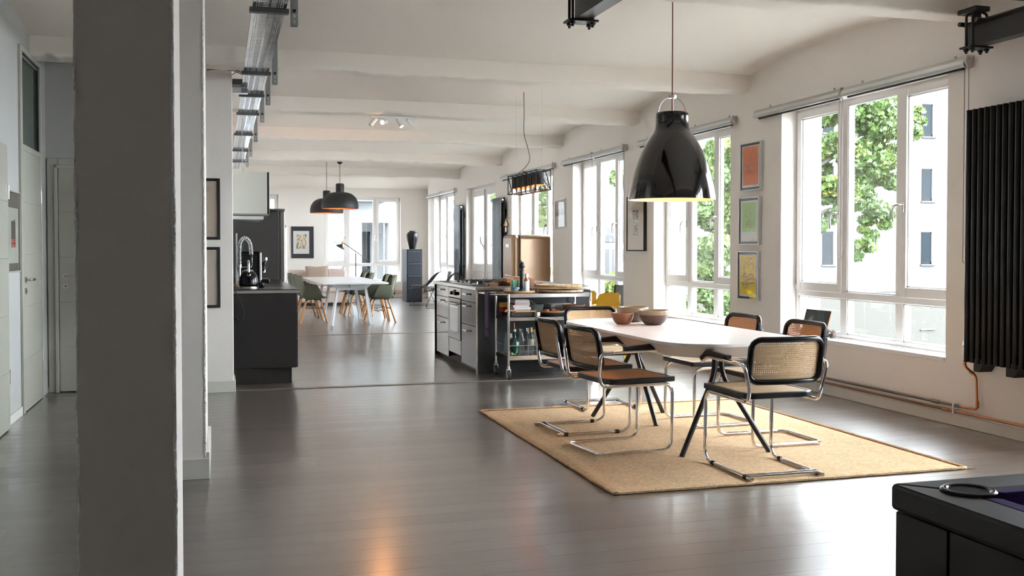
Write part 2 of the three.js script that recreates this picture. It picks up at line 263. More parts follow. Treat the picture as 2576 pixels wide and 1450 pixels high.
// french door
{
  const g = sgroup('door_1', [XR + .13, 0, -21.23]); g.rotation.y = -PI / 2; const W = 2.41, m = M.frame;
  part('door_frame', [bx(0, .08, .03, 2.65, -.08, 0, .006), bx(W - .08, W, .03, 2.65, -.08, 0, .006), bx(.08, W - .08, 2.57, 2.65, -.08, 0, .006), bx(0, W, .03, .07, -.08, .02, .005)], m, g);
  for (const [l, r] of [[.08, 1.2], [1.21, W - .08]]) {
    const lf = part('door_leaf', [bx(l, l + .13, .07, 2.56, -.05, .02, .006), bx(r - .13, r, .07, 2.56, -.05, .02, .006), bx(l + .13, r - .13, 2.44, 2.56, -.05, .02, .006), bx(l + .13, r - .13, .82, .98, -.05, .02, .006), bx(l + .13, r - .13, .07, .25, -.05, .02, .006), bx(l + .12, r - .12, .24, .83, -.04, .0, .004)], m, g);
    part('pane', bx(l + .125, r - .125, .975, 2.445, -.02, -.016), M.glass, lf);
    part('glazing_bead', [bx(l + .13, l + .145, .98, 2.44, -.02, .008), bx(r - .145, r - .13, .98, 2.44, -.02, .008), bx(l + .13, r - .13, .98, .995, -.02, .008), bx(l + .13, r - .13, 2.425, 2.44, -.02, .008)], M.white, lf);
  }
  part('espagnolette', [rod(V(1.205, .1, .035), V(1.205, 2.55, .035), .014), tube(fillet([V(1.205, 1.28, .05), V(1.205, 1.38, .07), V(1.08, 1.42, .09), V(1.05, 1.56, .09)], .06, 5), .013, 8), tube(fillet([V(1.205, 1.28, .05), V(1.205, 1.38, .07), V(1.3, 1.42, .14), V(1.33, 1.56, .15)], .06, 5), .013, 8), box(.05, .3, .03, 1.205, 1.22, .04, .012)], M.nickel, g, 'metal closing rod with a forked antler-like lever');
}
// hall doors
function leafDoor(name, W, H, pos, turn, frame, handleSide) {
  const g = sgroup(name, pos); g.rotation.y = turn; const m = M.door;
  if (frame) part('door_frame', [bx(-.09, 0, 0, H + .09, 0, .02, .006), bx(W, W + .09, 0, H + .09, 0, .02, .006), bx(0, W, H, H + .09, 0, .02, .006), bx(-.03, 0, 0, H + .03, .02, .035, .005), bx(W, W + .03, 0, H + .03, .02, .035, .005), bx(-.03, W + .03, H, H + .03, .02, .035, .005)], m, g);
  const lf = part('door_leaf', Array.from({ length: 5 }, (_, i) => bx(.004, W - .004, .008 + i * H / 5, (i + 1) * H / 5 + .007, -.025, .014, .0012)), m, g);
  const hx = handleSide < 0 ? .06 : W - .06, s = -Math.sign(handleSide);
  part('handle', [cyl(.026, .026, .01, 0, 0, 0, 20).rotateX(PI / 2).translate(hx, 1.055, .014), tube(fillet([V(hx, 1.055, .014), V(hx, 1.055, .062), V(hx + s * .135, 1.055, .062)], .02, 5), .0095, 10)], M.nickel, lf);
  part('escutcheon', [cyl(.026, .026, .01, 0, 0, 0, 20).rotateX(PI / 2).translate(hx, .965, .014)], M.nickel, lf);
  part('keyhole', [cyl(.007, .007, .004, 0, 0, 0, 10).rotateX(PI / 2).translate(hx, .965, .023)], M.blackmatte, lf);
  for (const y of [.33, H - .38]) part('hinge', cyl(.007, .007, .1, handleSide < 0 ? W + .004 : -.004, y, .016, 8), M.nickel, lf);
  return g;
}
{
  const d1 = leafDoor('door_2', .82, 2.08, [-1.5, 0, -8.62], PI / 2, false, -1);
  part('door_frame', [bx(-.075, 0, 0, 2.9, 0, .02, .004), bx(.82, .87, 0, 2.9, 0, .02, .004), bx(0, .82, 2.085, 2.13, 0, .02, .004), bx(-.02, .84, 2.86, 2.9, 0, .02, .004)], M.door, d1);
  part('transom_pane', bx(-.02, .84, 2.12, 2.87, -.02, -.014), phys(rgb(.10, .13, .11), .04, { transmission: .3, thickness: 0, ior: 1.5, specularIntensity: .5 }), d1);
  part('glazing_seal', [bx(.80, .822, 2.13, 2.86, -.012, .004), bx(0, .82, 2.845, 2.86, -.012, .004)], M.rubber, d1);
  leafDoor('door_3', .82, 2.03, [-1.4, 0, -9.8], 0, true, -1);
  leafDoor('door_4', .86, 2.04, [-1.5, 0, -7.02], PI / 2, false, -1).position.x = -1.47;
  // added unseen backing against light leaks round the hall door; dark room behind transom
  struct('wall_leak_backing', [bx(-1.6, -.3, 0, 3.4, -10.9, -10.8), bx(-1.7, -1.6, 0, 3.4, -10.9, -10.0), bx(-.3, -.13, 0, 3.4, -10.9, -10.0), bx(-1.7, -.13, -.1, .0, -10.9, -10.0)], M.wall);
  struct('wall_hall_side_room', [bx(-3.2, -1.71, 0, 3.4, -10.1, -10.0), bx(-3.2, -1.71, 0, 3.4, -7.9, -7.8), bx(-3.3, -3.2, 0, 3.4, -10.1, -7.8), bx(-3.3, -1.71, 3.4, 3.5, -10.1, -7.8), bx(-3.3, -1.71, -.1, 0, -10.1, -7.8)], M.wall);
}

// ---------- outside ----------
{
  const white = std(rgb(.062, .064, .066), .9, { bumpMap: rep(tPlaster, .3), bumpScale: .01 }), beige = std(rgb(.042, .04, .033), .9), gframe = phys(rgb(.010, .0115, .013), .6, { specularIntensity: .15 }), gl = phys(rgb(.0065, .010, .0125), .5, { specularIntensity: .12 }), sillm = std(rgb(.045, .045, .042), .6);
  solo('ground', 'grey courtyard paving outside the windows', 'ground', bx(-20, 70, -4.6, -4.4, -70, 20), std(rgb(.05, .05, .045), .9)).userData.kind = 'structure';
  // the loft's own outer wall below the floor
  const b = thing('apartment_building', 'white rendered building with narrow grey windows across the courtyard', 'building', [20, 0, -39.5]);
  part('wall', [bx(-3, 40, -.7, 16, -8, 0), bx(-3, -2.4, -4.4, 16, 0, .4)], white, b); part('plinth', bx(-3.02, 40, -4.4, -.72, -8, .05), beige, b);
  const holes = []; for (const x of [6.3, 11.63, 16.9]) for (const y of [-2.46, .58, 3.55, 6.58, 9.6]) holes.push([x, y]);
  for (const [x, y] of holes) {
    const f = part('window', [bx(x, x + .07, y, y + 1.52, -.02, .015), bx(x + .5, x + .56, y, y + 1.52, -.02, .03), bx(x, x + .56, y, y + .12, -.02, .03), bx(x, x + .56, y + 1.45, y + 1.52, -.02, .03)], gframe, b);
    part('pane', bx(x + .05, x + .52, y + .1, y + 1.48, -.01, .02), gl, f); part('window_sill', bx(x - .06, x + .75, y - .07, y, 0, .12, .02), sillm, f);
    part('reveal', bx(x + .56, x + .68, y, y + 1.52, -.01, .028), sillm, f);
  }
  // facade close behind the far wall: recessed doorway, balcony slab, spiral stair
  const whiteB = std(rgb(.15, .155, .157), .9);
  const c = thing('rear_building', 'white building close behind the far windows with a recessed doorway and a steel balcony', 'building', [0, 0, -36]);
  part('wall', [bx(-6, 4.92, -4.4, 9, -1, 0), bx(5.9, 7.3, -4.4, 9, -1, 0), bx(4.92, 5.9, 2.25, 9, -1, 0), bx(4.92, 5.9, -4.4, -.4, -1, .0), bx(4.92, 5.9, -.4, 2.3, -1.4, -1.2)], whiteB, c);
  const dr = part('doorway', [bx(4.94, 5.0, -.4, 1.95, -1.2, -1.1), bx(5.32, 5.38, -.4, 1.95, -1.2, -1.1), bx(4.94, 5.38, 1.88, 1.95, -1.2, -1.1)], gframe, c); part('pane', bx(4.98, 5.34, -.4, 1.9, -1.19, -1.15), gl, dr);
  const st = std(rgb(.11, .125, .135), .6);
  part('balcony', [bx(3.2, 5.55, 3.0, 3.22, 0, 1.2), bx(3.1, 5.66, 3.22, 3.26, 0, 1.3), bx(3.1, 5.66, 2.97, 3.0, 0, 1.25)], st, c);
  const rl = part('balcony_railing', [bx(3.1, 5.6, 4.15, 4.2, 1.2, 1.25), bx(3.1, 5.6, 3.6, 3.63, 1.2, 1.23), ...Array.from({ length: 9 }, (_, i) => bx(3.1 + i * .3, 3.13 + i * .3, 3.26, 4.15, 1.2, 1.23))], st, c); void rl;
  const sp = thing('spiral_stair', 'grey steel spiral staircase seen through the left pane of the far window', 'staircase', [3.35, -1, -34.2]);
  part('newel_post', rod(V(0, -3.4, 0), V(0, 4.2, 0), .06, 10), st, sp);
  for (const k of [0, .45, .9]) part('handrail', tube(Array.from({ length: 50 }, (_, i) => { const a = i / 49 * 2.2 * PI + .6; return V(.85 * Math.cos(a), i / 49 * 3.6 + k - 1, .85 * Math.sin(a)); }), k ? .02 : .05, 6), st, sp);
  for (let i = 0; i < 16; i++) { const a = i / 15 * 2.2 * PI + .6, y = i / 15 * 3.6 - 1; part('tread', extr(poly([[0, 0], [.85, -.16], [.85, .16]]), .04).rotateX(-PI / 2).rotateY(-a).translate(0, y - .06, 0), st, sp); part('baluster', rod(V(.85 * Math.cos(a), y, .85 * Math.sin(a)), V(.85 * Math.cos(a), y + .9, .85 * Math.sin(a)), .012, 6), st, sp); }
  // white pavilion roof edge seen through the small windows and the french door
  solo('garden_wall', 'white rendered garden wall standing beyond the french door', 'wall', [bx(9, 16, -4.4, 2.1, -41, -40.7), bx(12.5, 12.8, -4.4, 1.7, -40.7, -33)], white);
  const pv = thing('pergola', 'pale steel pergola with a flat white roof beyond the middle windows', 'pergola', [11.5, 0, -29]);
  part('roof', bx(-2.2, 2.6, 1.5, 1.95, -2, 1.4, .02), white, pv); part('fascia', bx(-2.2, 2.6, 1.3, 1.5, 1.3, 1.36), std(rgb(.16, .19, .2), .5), pv); for (const x of [-2, 2.4]) part('post', bx(x - .05, x + .05, -4.4, 1.5, 1.2, 1.3), white, pv);
  // trees
  const leafM = phys(rgb(.052, .10, .013), .55, { transmission: .35, thickness: 0 }), leafY = phys(rgb(.088, .125, .013), .55, { transmission: .35, thickness: 0 }), bark = std(rgb(.05, .043, .035), .9);
  const lobes = [[0, 0], [.32, -.1], [.3, .12], [.52, .2], [.33, .38], [.36, .62], [.16, .55], [0, 1], [-.16, .55], [-.36, .62], [-.33, .38], [-.52, .2], [-.3, .12], [-.32, -.1]];
  const leafG = new THREE.ShapeGeometry(poly(lobes)); leafG.translate(0, -.3, 0); { const p = leafG.attributes.position; for (let i = 0; i < p.count; i++) p.setZ(i, -.25 * Math.abs(p.getX(i)) - .15 * p.getY(i) ** 2); leafG.computeVertexNormals(); }
  function tree(name, label, cat, pos, trunk, blobs, n, size, seed, branches = []) {
    const t = thing(name, label, cat, pos), R = rng(seed);
    part('trunk', [tube([V(0, -4.4, 0), V(trunk.x * .3, -4.4 + (trunk.y + 4.4) * .4, trunk.z * .3), trunk], (s) => .24 * (1 - .6 * s), 9), ...branches.map(([a, b]) => tube([a, a.clone().lerp(b, .5).add(V(0, .2, 0)), b], (s) => .09 * (1 - .7 * s), 6))], bark, t);
    const total = blobs.reduce((s, b) => s + b[3] ** 2 * (b[4] ?? 1), 0), q = new THREE.Quaternion(), e = new THREE.Euler(), m4 = new THREE.Matrix4(), P = [[], []];
    for (const [bxx, by, bz, r, k = 1] of blobs) {
      const cnt = Math.round(n * r * r * k / total);
      const subs = Array.from({ length: Math.max(4, Math.round(r * r * 7)) }, () => { const a = R() * 2 * PI, c = 2 * R() - 1, s = Math.sqrt(1 - c * c), d = r * .85 * Math.cbrt(R()); return [bxx + d * s * Math.cos(a), by + d * c * .9, bz + d * s * Math.sin(a), r * (.34 + .26 * R()), R()]; });
      for (let i = 0; i < cnt; i++) {
        const s = subs[Math.floor(R() * subs.length)], a = R() * 2 * PI, c = 2 * R() - 1, sn = Math.sqrt(1 - c * c), d = s[3] * Math.cbrt(R());
        e.set(-.5 + (R() - .5) * 1.5, R() * 2 * PI, (R() - .5) * 1.4, 'YXZ'); q.setFromEuler(e); const z = size * (.7 + .6 * R());
        P[s[4] * .6 + R() * .4 > .62 ? 1 : 0].push(new THREE.Matrix4().compose(V(s[0] + d * sn * Math.cos(a), s[1] + d * c * .6, s[2] + d * sn * Math.sin(a)), q.clone(), V(z, z, z)));
      }
    }
    P.forEach((l, k) => { const im = new THREE.InstancedMesh(leafG, k ? leafY : leafM, l.length); l.forEach((m, i) => im.setMatrixAt(i, m)); im.name = 'foliage'; im.castShadow = im.receiveShadow = true; im.userData.kind = 'stuff'; t.add(im); });
    return t;
  }
  // big maple in front of the courtyard facade
  tree('maple_tree', 'large green maple tree filling the middle windows in front of the white facade', 'tree', [12.4, 0, -21.5], V(.2, 4, 0), [[1.97, 4.22, 0, .95], [3.4, 4.37, .3, .9], [2.4, 3.05, .2, .85], [3.55, 3.07, -.2, .75], [1.87, 2.1, .1, .56], [3.3, 1.97, .1, .45], [2.95, 1.32, .1, .33], [4.64, 4.66, 0, .3], [-1.24, 3.26, 0, .95], [-1.2, 1.95, .2, .9], [-1.28, .7, .3, .75], [-1.0, -.1, .5, .65], [0, 3.2, 0, 1.1], [.4, 1.7, 0, .8], [-3.0, 3.0, 0, .7], [.3, 5, .2, 1.3], [2.6, 5.4, .2, 1.1], [-2, 4.8, 0, 1.0], [.2, .3, .4, .7], [2.9, 3.7, .2, .9], [2.2, 3.7, -.2, .8], [2.0, 2.7, 0, .7], [3.4, 2.5, 0, .6], [2.75, 2.2, 0, .5], [3.1, 1.65, .1, .38], [2.7, 4.9, 0, .9], [-1.2, 2.6, -.2, .9], [-1.2, 1.3, .1, .8], [-1.2, .3, .3, .7], [-.3, 2.4, 0, .9], [.5, 4.1, 0, .9]], 95000, .125, 11, [[V(0, 1, 0), V(2, 2.3, .2)], [V(0, 1.5, 0), V(-1.6, 3, 0)], [V(.1, 2, 0), V(3.2, 4.2, .2)], [V(0, 2, 0), V(2.4, 3, 0)], [V(0, .6, 0), V(-1, 1.2, .3)]]);
  tree('birch_tree', 'loose yellow-green tree standing behind the radiators beyond the far window', 'tree', [14.5, 0, -52], V(0, 3.5, 0), [[0, 2.6, 0, 2.4], [-1.6, 4.6, 0, 2.0], [1.5, 4.4, 0, 2.0], [-1, .6, 0, 1.6]], 4500, .3, 23);
  tree('background_tree', 'dark green tree rising behind the french door wall', 'tree', [14, 0, -47], V(0, 3.5, 0), [[0, 3.4, 0, 2.6], [-1.8, 2.4, 0, 1.8], [2.3, 2.6, 0, 2], [0, 0, 0, 2]], 7000, .3, 29);
  tree('hedge_shrub', 'leafy green hedge shrub below the middle windows in the courtyard', 'shrub', [9.2, 0, -22.3], V(0, -2, 0), [[0, -.9, 0, 1.5], [-.8, .1, 0, .9], [1.5, -1.2, .4, 1.3], [2.8, -1.3, 1.2, 1.2], [4.2, -1.6, 2.6, 1.2]], 9000, .17, 31);
  tree('shrub', 'small round green shrub in front of the courtyard plinth', 'shrub', [14.0, 0, -21.0], V(0, -3, 0), [[0, -1.6, 0, .7]], 1200, .14, 37);
}

// ---------- dining group ----------
{
  // jute rug
  const X0 = 1.985, X1 = 4.22, Z0 = -4.86, Z1 = -7.66, R = rng(3), tj = rep(tJute, 3.2), n = 60;
  const jm = std(rgb(.80, .56, .34), .95, { map: tj, bumpMap: tj, bumpScale: .006 });
  const rug = thing('rug', 'woven natural jute rug under the white dining table', 'rug');
  const nz = (a, b) => (fbm(a, b, 24, 24, 3, 5) - .5);
  const top = grid(n, n, (u, v) => { const eu = Math.min(u, 1 - u) * (X1 - X0), ev = Math.min(v, 1 - v) * (Z0 - Z1), e = Math.min(eu, ev), o = V(lerp(X0, X1, u) + (e < .001 ? nz(u, v) * .012 : 0), e < .001 ? .002 : .011 + nz(u, v) * .003, lerp(Z0, Z1, v) + (e < .001 ? nz(v, u) * .012 : 0)); if (e < .001) { } o.u = o.z; o.v = o.x; return o; });
  part('weave', top, jm, rug);
  const loop = []; for (let i = 0; i < 240; i++) { const p = i / 240 * 4, s = Math.floor(p), t = p - s, j = (R() - .5) * .006; loop.push(s === 0 ? V(lerp(X0, X1, t), .009, Z0 + j) : s === 1 ? V(X1 + j, .009, lerp(Z0, Z1, t)) : s === 2 ? V(lerp(X1, X0, t), .009, Z1 + j) : V(X0 + j, .009, lerp(Z1, Z0, t))); }
  part('braided_edge', tube(loop, .0095, 6, true), jm, rug);
  part('fringe', Array.from({ length: 7 }, (_, i) => rod(V(X1, .008, Z0), V(X1 + .03 + .012 * (i % 3), .005, Z0 - .012 + .006 * i), .002, 4)), jm, rug);
}
const RUGY = .0125;
{
  // white table, rounded ends, two black tripod trestles
  const t = thing('dining_table', 'large white dining table with rounded corners on black splayed trestle legs', 'table', [3.04, 0, -6.37]);
  const white = phys(rgb(.76, .745, .73), .28), W = .98, L = 2.28;
  const outline = (k, r) => rrect(W - k, L - k, r);
  const slab = (sh, y0, h, b) => flat(extr(sh, h, b, 20)).translate(0, y0, 0);
  part('tabletop', slab(outline(0, .36), .722, .019, .003), white, t);
  // tapering apron below
  const a = outline(.015, .35).getPoints(20), b = outline(.16, .3).getPoints(20), pos = [], N = a.length, uv = [];
  for (let i = 0; i < N - 1; i++) { const A = a[i], B = a[i + 1], C = b[i], D = b[i + 1]; for (const p of [[A, .722], [C, .655], [B, .722], [B, .722], [C, .655], [D, .655]]) { pos.push(p[0].x, p[1], -p[0].y); uv.push(p[0].x, p[1]); } }
  const ap = new THREE.BufferGeometry(); ap.setAttribute('position', new THREE.Float32BufferAttribute(pos, 3)); ap.setAttribute('uv', new THREE.Float32BufferAttribute(uv, 2)); ap.computeVertexNormals();
  const nn = ap.attributes.normal, pp = ap.attributes.position; for (let i = 0; i < nn.count; i++) { const x = nn.getX(i), z = nn.getZ(i); if (x * pp.getX(i) + z * pp.getZ(i) < 0) { nn.setXYZ(i, -x, -nn.getY(i), -z); } }
  part('apron', [toCreasedNormals(ap, .8), slab(outline(.16, .3), .65, .01, 0)], white, t);
  for (const s of [1, -1]) {
    const zc = .66 * s;
    part('hub', [cyl(.07, .07, .02, 0, .63, zc, 20), cyl(.02, .02, .06, 0, .6, zc, 12)], M.blacksatin, t);
    for (const [dx, dz] of [[-.3, .11 * s], [.3, .13 * s], [0, -.4 * s]]) {
      const d = Math.hypot(dx, dz), o = .024, top = V(dx / d * o, .63, zc + dz / d * o), kn = V(dx / d * .03, .5, zc + dz / d * .03), ft = V(dx, .0, zc + dz);
      part('leg', tube(fillet([top, kn, ft.setY(RUGY)], .1, 6), .0165, 10), M.blacksatin, t);
    }
  }
}
// cantilever chairs; local front is +z
const caneMats = {}; const caneMat = (k, c) => caneMats[k] ??= std(c, .62, { map: tCane, alphaMap: tCaneA, alphaTest: .5 });
const caneLight = caneMat('l', rgb(.80, .54, .30)), caneWarm = caneMat('w', rgb(.60, .30, .12)), caneBrown = caneMat('b', rgb(.50, .29, .14));
const seatCaneWarm = caneMats.sw = std(rgb(.56, .25, .08), .6, { map: tCane }), seatCaneLight = caneMats.sl = std(rgb(.66, .48, .30), .6, { map: tCane, alphaMap: tCaneA, alphaTest: .5 });
function caneSheet(w, h, r, fn, nx = 20, ny = 14) { return grid(nx, ny, (u, v) => { const y = (v - .5) * h, q = h / 2 - Math.abs(y), hw = w / 2 - (q < r ? r - Math.sqrt(Math.max(0, r * r - (r - q) ** 2)) : 0), x = (u * 2 - 1) * hw, o = fn(x, y); o.u = x / .094; o.v = y / .094; return o; }); }
function cantilever({ arms, bars }, backM, seatM, label, pos, dir, group) {
  const c = thing('cantilever_chair', label, 'chair', [pos[0], RUGY, pos[1]], dir * PI / 180, group), r = .0112, hw = .225, zf = .262, zb = -.262, ys = .432;
  const side = (s) => { const P = [];
    if (arms) P.push(V(s * .277, .618, .205), V(s * .277, .655, .14), V(s * .277, .65, -.2), V(s * .262, .642, -.268), V(s * .226, .49, -.262), V(s * hw, ys, -.235));
    else P.push(V(s * .222, .70, -.291), V(s * .222, .50, -.257), V(s * hw, ys, -.238));
    P.push(V(s * hw, ys, zf), V(s * hw, r, zf)); return P; };
  const rad = arms ? [0, .05, .05, .05, .05, .07, .075, .07, .05] : [0, .05, .075, .075, .07, .05];
  if (bars) {
    for (const s of [-1, 1]) { part('frame_tube', tube(fillet([...side(s), V(s * hw, r, zb - .02)], [...rad.slice(0, -1), .075, 0], 7), r, 12), M.chrome, c); part('end_cap', rod(V(s * hw, r, zb - .02), V(s * hw, r, zb - .027), r * 1.04, 12), M.nickel, c); }
    part('cross_bar', [rod(V(-hw, r + .004, zb + .02), V(hw, r + .004, zb + .02), .0095, 12), rod(V(-hw, r + .004, zb + .058), V(hw, r + .004, zb + .058), .0095, 12)], M.chrome, c);
    for (const s of [-1, 1]) for (const z of [zb + .04, zf - .1]) part('floor_glide', cyl(r * 1.25, r * 1.25, .028, 0, -.014, 0, 12).rotateX(PI / 2).translate(s * hw, r, z), M.rubber, c);
  } else part('frame_tube', tube(fillet([...side(-1), V(-hw, r, zb), V(hw, r, zb), ...side(1).reverse()], [...rad.slice(0, -1), .07, .06, .06, .07, ...rad.slice(0, -1).reverse()], 7), r, 12), M.chrome, c);
  // seat: black bentwood rim around cane
  const sh = new THREE.Shape(), a = .232, f = .285, b = -.215; sh.moveTo(-a, -f + .02); sh.quadraticCurveTo(-a, -f, -a + .02, -f); sh.lineTo(a - .02, -f); sh.quadraticCurveTo(a, -f, a, -f + .02); sh.lineTo(a, -b - .09); sh.quadraticCurveTo(a, -b, a - .09, -b); sh.lineTo(-a + .09, -b); sh.quadraticCurveTo(-a, -b, -a, -b - .09); sh.closePath();
  const hole = new THREE.Path(), e = .03; hole.moveTo(-a + e, -f + e); hole.lineTo(-a + e, -b - .09); hole.quadraticCurveTo(-a + e, -b - e, -a + .09, -b - e); hole.lineTo(a - .09, -b - e); hole.quadraticCurveTo(a - e, -b - e, a - e, -b - .09); hole.lineTo(a - e, -f + e); hole.closePath(); sh.holes.push(hole);
  part('seat_rim', flat(extr(sh, .034, .006)).translate(0, ys + r, 0), M.blacksatin, c);
  part('seat_cane', caneSheet(.42, .45, .05, (x, y) => V(x, ys + r + .0315 - .006 * Math.max(0, 1 - (x / .2) ** 2 - (y / .22) ** 2), -y + .035), 10, 10), seatM, c);
  // back: curved frame and cane
  const bw = .475, bh = .275, yc = .665, plan = (x) => -.035 * (1 - (x / (bw / 2)) ** 2), at = (x, y) => V(x, yc + y * .985, -.272 - y * .17 + plan(x) + .03 - .012);
  const pts = rrect(bw - .03, bh - .03, .055).getSpacedPoints(72).slice(0, -1).map((p) => at(p.x, p.y));
  part('back_frame', [tube(pts, .0165, 10, true), tube(pts.map((p) => p.clone().add(V(0, 0, .008))), .0145, 8, true)], M.black, c);
  part('back_cane', caneSheet(bw - .045, bh - .045, .05, (x, y) => at(x, y).add(V(0, 0, .004)), 16, 8), backM, c);
  if (arms) for (const s of [-1, 1]) {
    const prof = [[-.115, .008], [.1, .008], [.15, .0], [.20, -.028], [.213, -.012], [.17, .028], [.12, .042], [-.1, .034], [-.118, .03]];
    part('armrest', extr(poly(prof), .036, .004).rotateY(-PI / 2).translate(s * .277 + .018, .655, 0), M.blackmatte, c);
    part('screw', sph(.006, s * .283, .652, -.19, 8, 6), M.nickel, c);
  }
  return c;
}
cantilever({ arms: true, bars: false }, caneBrown, seatCaneWarm, 'armchair with an orange cane seat, foremost on the left of the table', [2.48, -5.985], 96, 'cane cantilever chairs');
cantilever({ arms: false, bars: true }, caneBrown, seatCaneWarm, 'armless brown cane chair behind the orange-seated armchair, near the trolley', [2.49, -6.675], 92, 'cane cantilever chairs');
cantilever({ arms: true, bars: true }, caneLight, seatCaneLight, 'pale cane armchair seen from behind at the near end of the white table', [3.04, -5.17], 180, 'cane cantilever chairs');
cantilever({ arms: false, bars: false }, caneWarm, seatCaneLight, 'orange cane chair on the window side, nearer the bowls', [3.51, -6.69], -88, 'cane cantilever chairs');
cantilever({ arms: false, bars: false }, caneWarm, seatCaneLight, 'orange cane chair on the window side, beside the succulents on the sill', [3.55, -5.93], -89, 'cane cantilever chairs');
cantilever({ arms: false, bars: true }, caneLight, seatCaneLight, 'pale cane chair facing us at the far end of the white table', [3.0, -7.60], 0, 'cane cantilever chairs');

// bowls on the table
function bowl(name, label, R, h, foot, m, pos, band) {
  const P = []; for (let i = 0; i <= 14; i++) { const t = i / 14; P.push([foot + (R - foot) * Math.pow(Math.sin(t * PI / 2), .8), h * (1 - Math.cos(t * PI / 2)) ** .85]); }
  const inner = P.slice().reverse().map(([r, y]) => [Math.max(0, r - .008), y + (y < .02 ? .012 : .0)]);
  const b = thing(name, label, 'bowl', pos); part('body', lathe([[0, .001], [foot, 0], ...P.slice(1), [R - .003, h + .003], ...inner.slice(0, -1), [0, .013]], 44), m, b);
  if (band) { const Q = P.slice(-4); part('glaze_rim', lathe([...Q.map(([r, y]) => [r + .0015, y]), [R - .003, h + .0045], ...Q.slice().reverse().map(([r, y]) => [r - .0095, y + .001])], 44), band, b); }
  return b;
}
const stone = std(rgb(.13, .075, .055), .38, { map: rep(tSpeck, 3) }), stone2 = std(rgb(.15, .105, .07), .5, { map: rep(tSpeck, 3) }), glaze = std(rgb(.33, .27, .18), .25);
const walnut = std(rgb(.30, .13, .07), .4, { map: rep(tGrain, 2, 1) });
bowl('ceramic_bowl', 'large brown glazed bowl with a pale dripped rim, in front on the white table', .112, .105, .04, stone, [3.075, .741, -6.76], glaze);
bowl('ceramic_bowl', 'large olive-brown bowl half hidden behind the two other bowls on the white table', .115, .11, .045, stone2, [3.05, .741, -7.08], glaze);
bowl('wooden_bowl', 'small reddish wooden bowl on the white table, left of the big ceramic bowl', .082, .083, .03, walnut, [2.872, .741, -6.86]);

// ---------- pendant lamps ----------
function bulbLight(pos, color, intensity, dist = 8) { const l = new THREE.PointLight(color, intensity, dist * 4, 2); l.position.copy(pos); l.castShadow = true; l.shadow.mapSize.set(512, 512); l.shadow.bias = -.002; scene.add(l); l.name = 'lamp_light'; return l; }
const warm = sr(255, 170, 95), glow = (k) => std(rgb(1, .75, .5), .5, { emissive: rgb(1, .56, .24), emissiveIntensity: k });
{
  const L = thing('pendant_lamp', 'large glossy black bell-shaped pendant lamp on a red cord above the white dining table', 'lamp', [3.0, 1.64, -6.3]);
  const P = [[.30, 0], [.298, .02], [.288, .08], [.27, .16], [.245, .24], [.215, .32], [.18, .39], [.148, .44], [.125, .475], [.116, .505], [.113, .54], [.112, .592], [.108, .6]];
  const lamS = phys(rgb(.006, .006, .007), .12, { clearcoat: 1, clearcoatRoughness: .03 });
  const sm = new THREE.CatmullRomCurve3(P.map(([r, y]) => V(r, y, 0))).getPoints(48).map((p) => [p.x, p.y]);
  part('shade', [lathe(sm, 72), lathe([[.108, .6], [.03, .602], [.02, .602]], 40)], lamS, L);
  part('shade_lining', lathe(sm.map(([r, y]) => [r - .004, y]), 64), phys(rgb(.85, .78, .7), .6, { side: THREE.DoubleSide }), L, 'white inside of the shade');
  part('handle', tube(Array.from({ length: 33 }, (_, i) => { const a = i / 32 * PI; return V(.108 * Math.cos(a), .555 + .155 * Math.sin(a) ** .8, 0); }), .0042, 8), M.nickel, L);
  part('ferrule', [cyl(.03, .03, .02, 0, .70, 0, 20)], M.alu, L); part('stem', rod(V(.006, .6, 0), V(.004, .70, 0), .006, 8), M.white, L);
  for (const s of [-1, 1]) part('rivet', sph(.005, s * .113, .552, .0, 8, 6), M.brass, L);
  part('cord', tube([V(0, .6, 0), V(0, .8, .002), V(.001, 1.2, 0), V(0, 1.6, 0)], .004, 8), M.red, L);
  part('bulb', lathe([[0, .17], [.03, .18], [.045, .22], [.035, .27], [.02, .3], [.02, .36]], 20), glow(1.2), L);
  bulbLight(V(3.0, 1.86, -6.3), warm, .22);
}
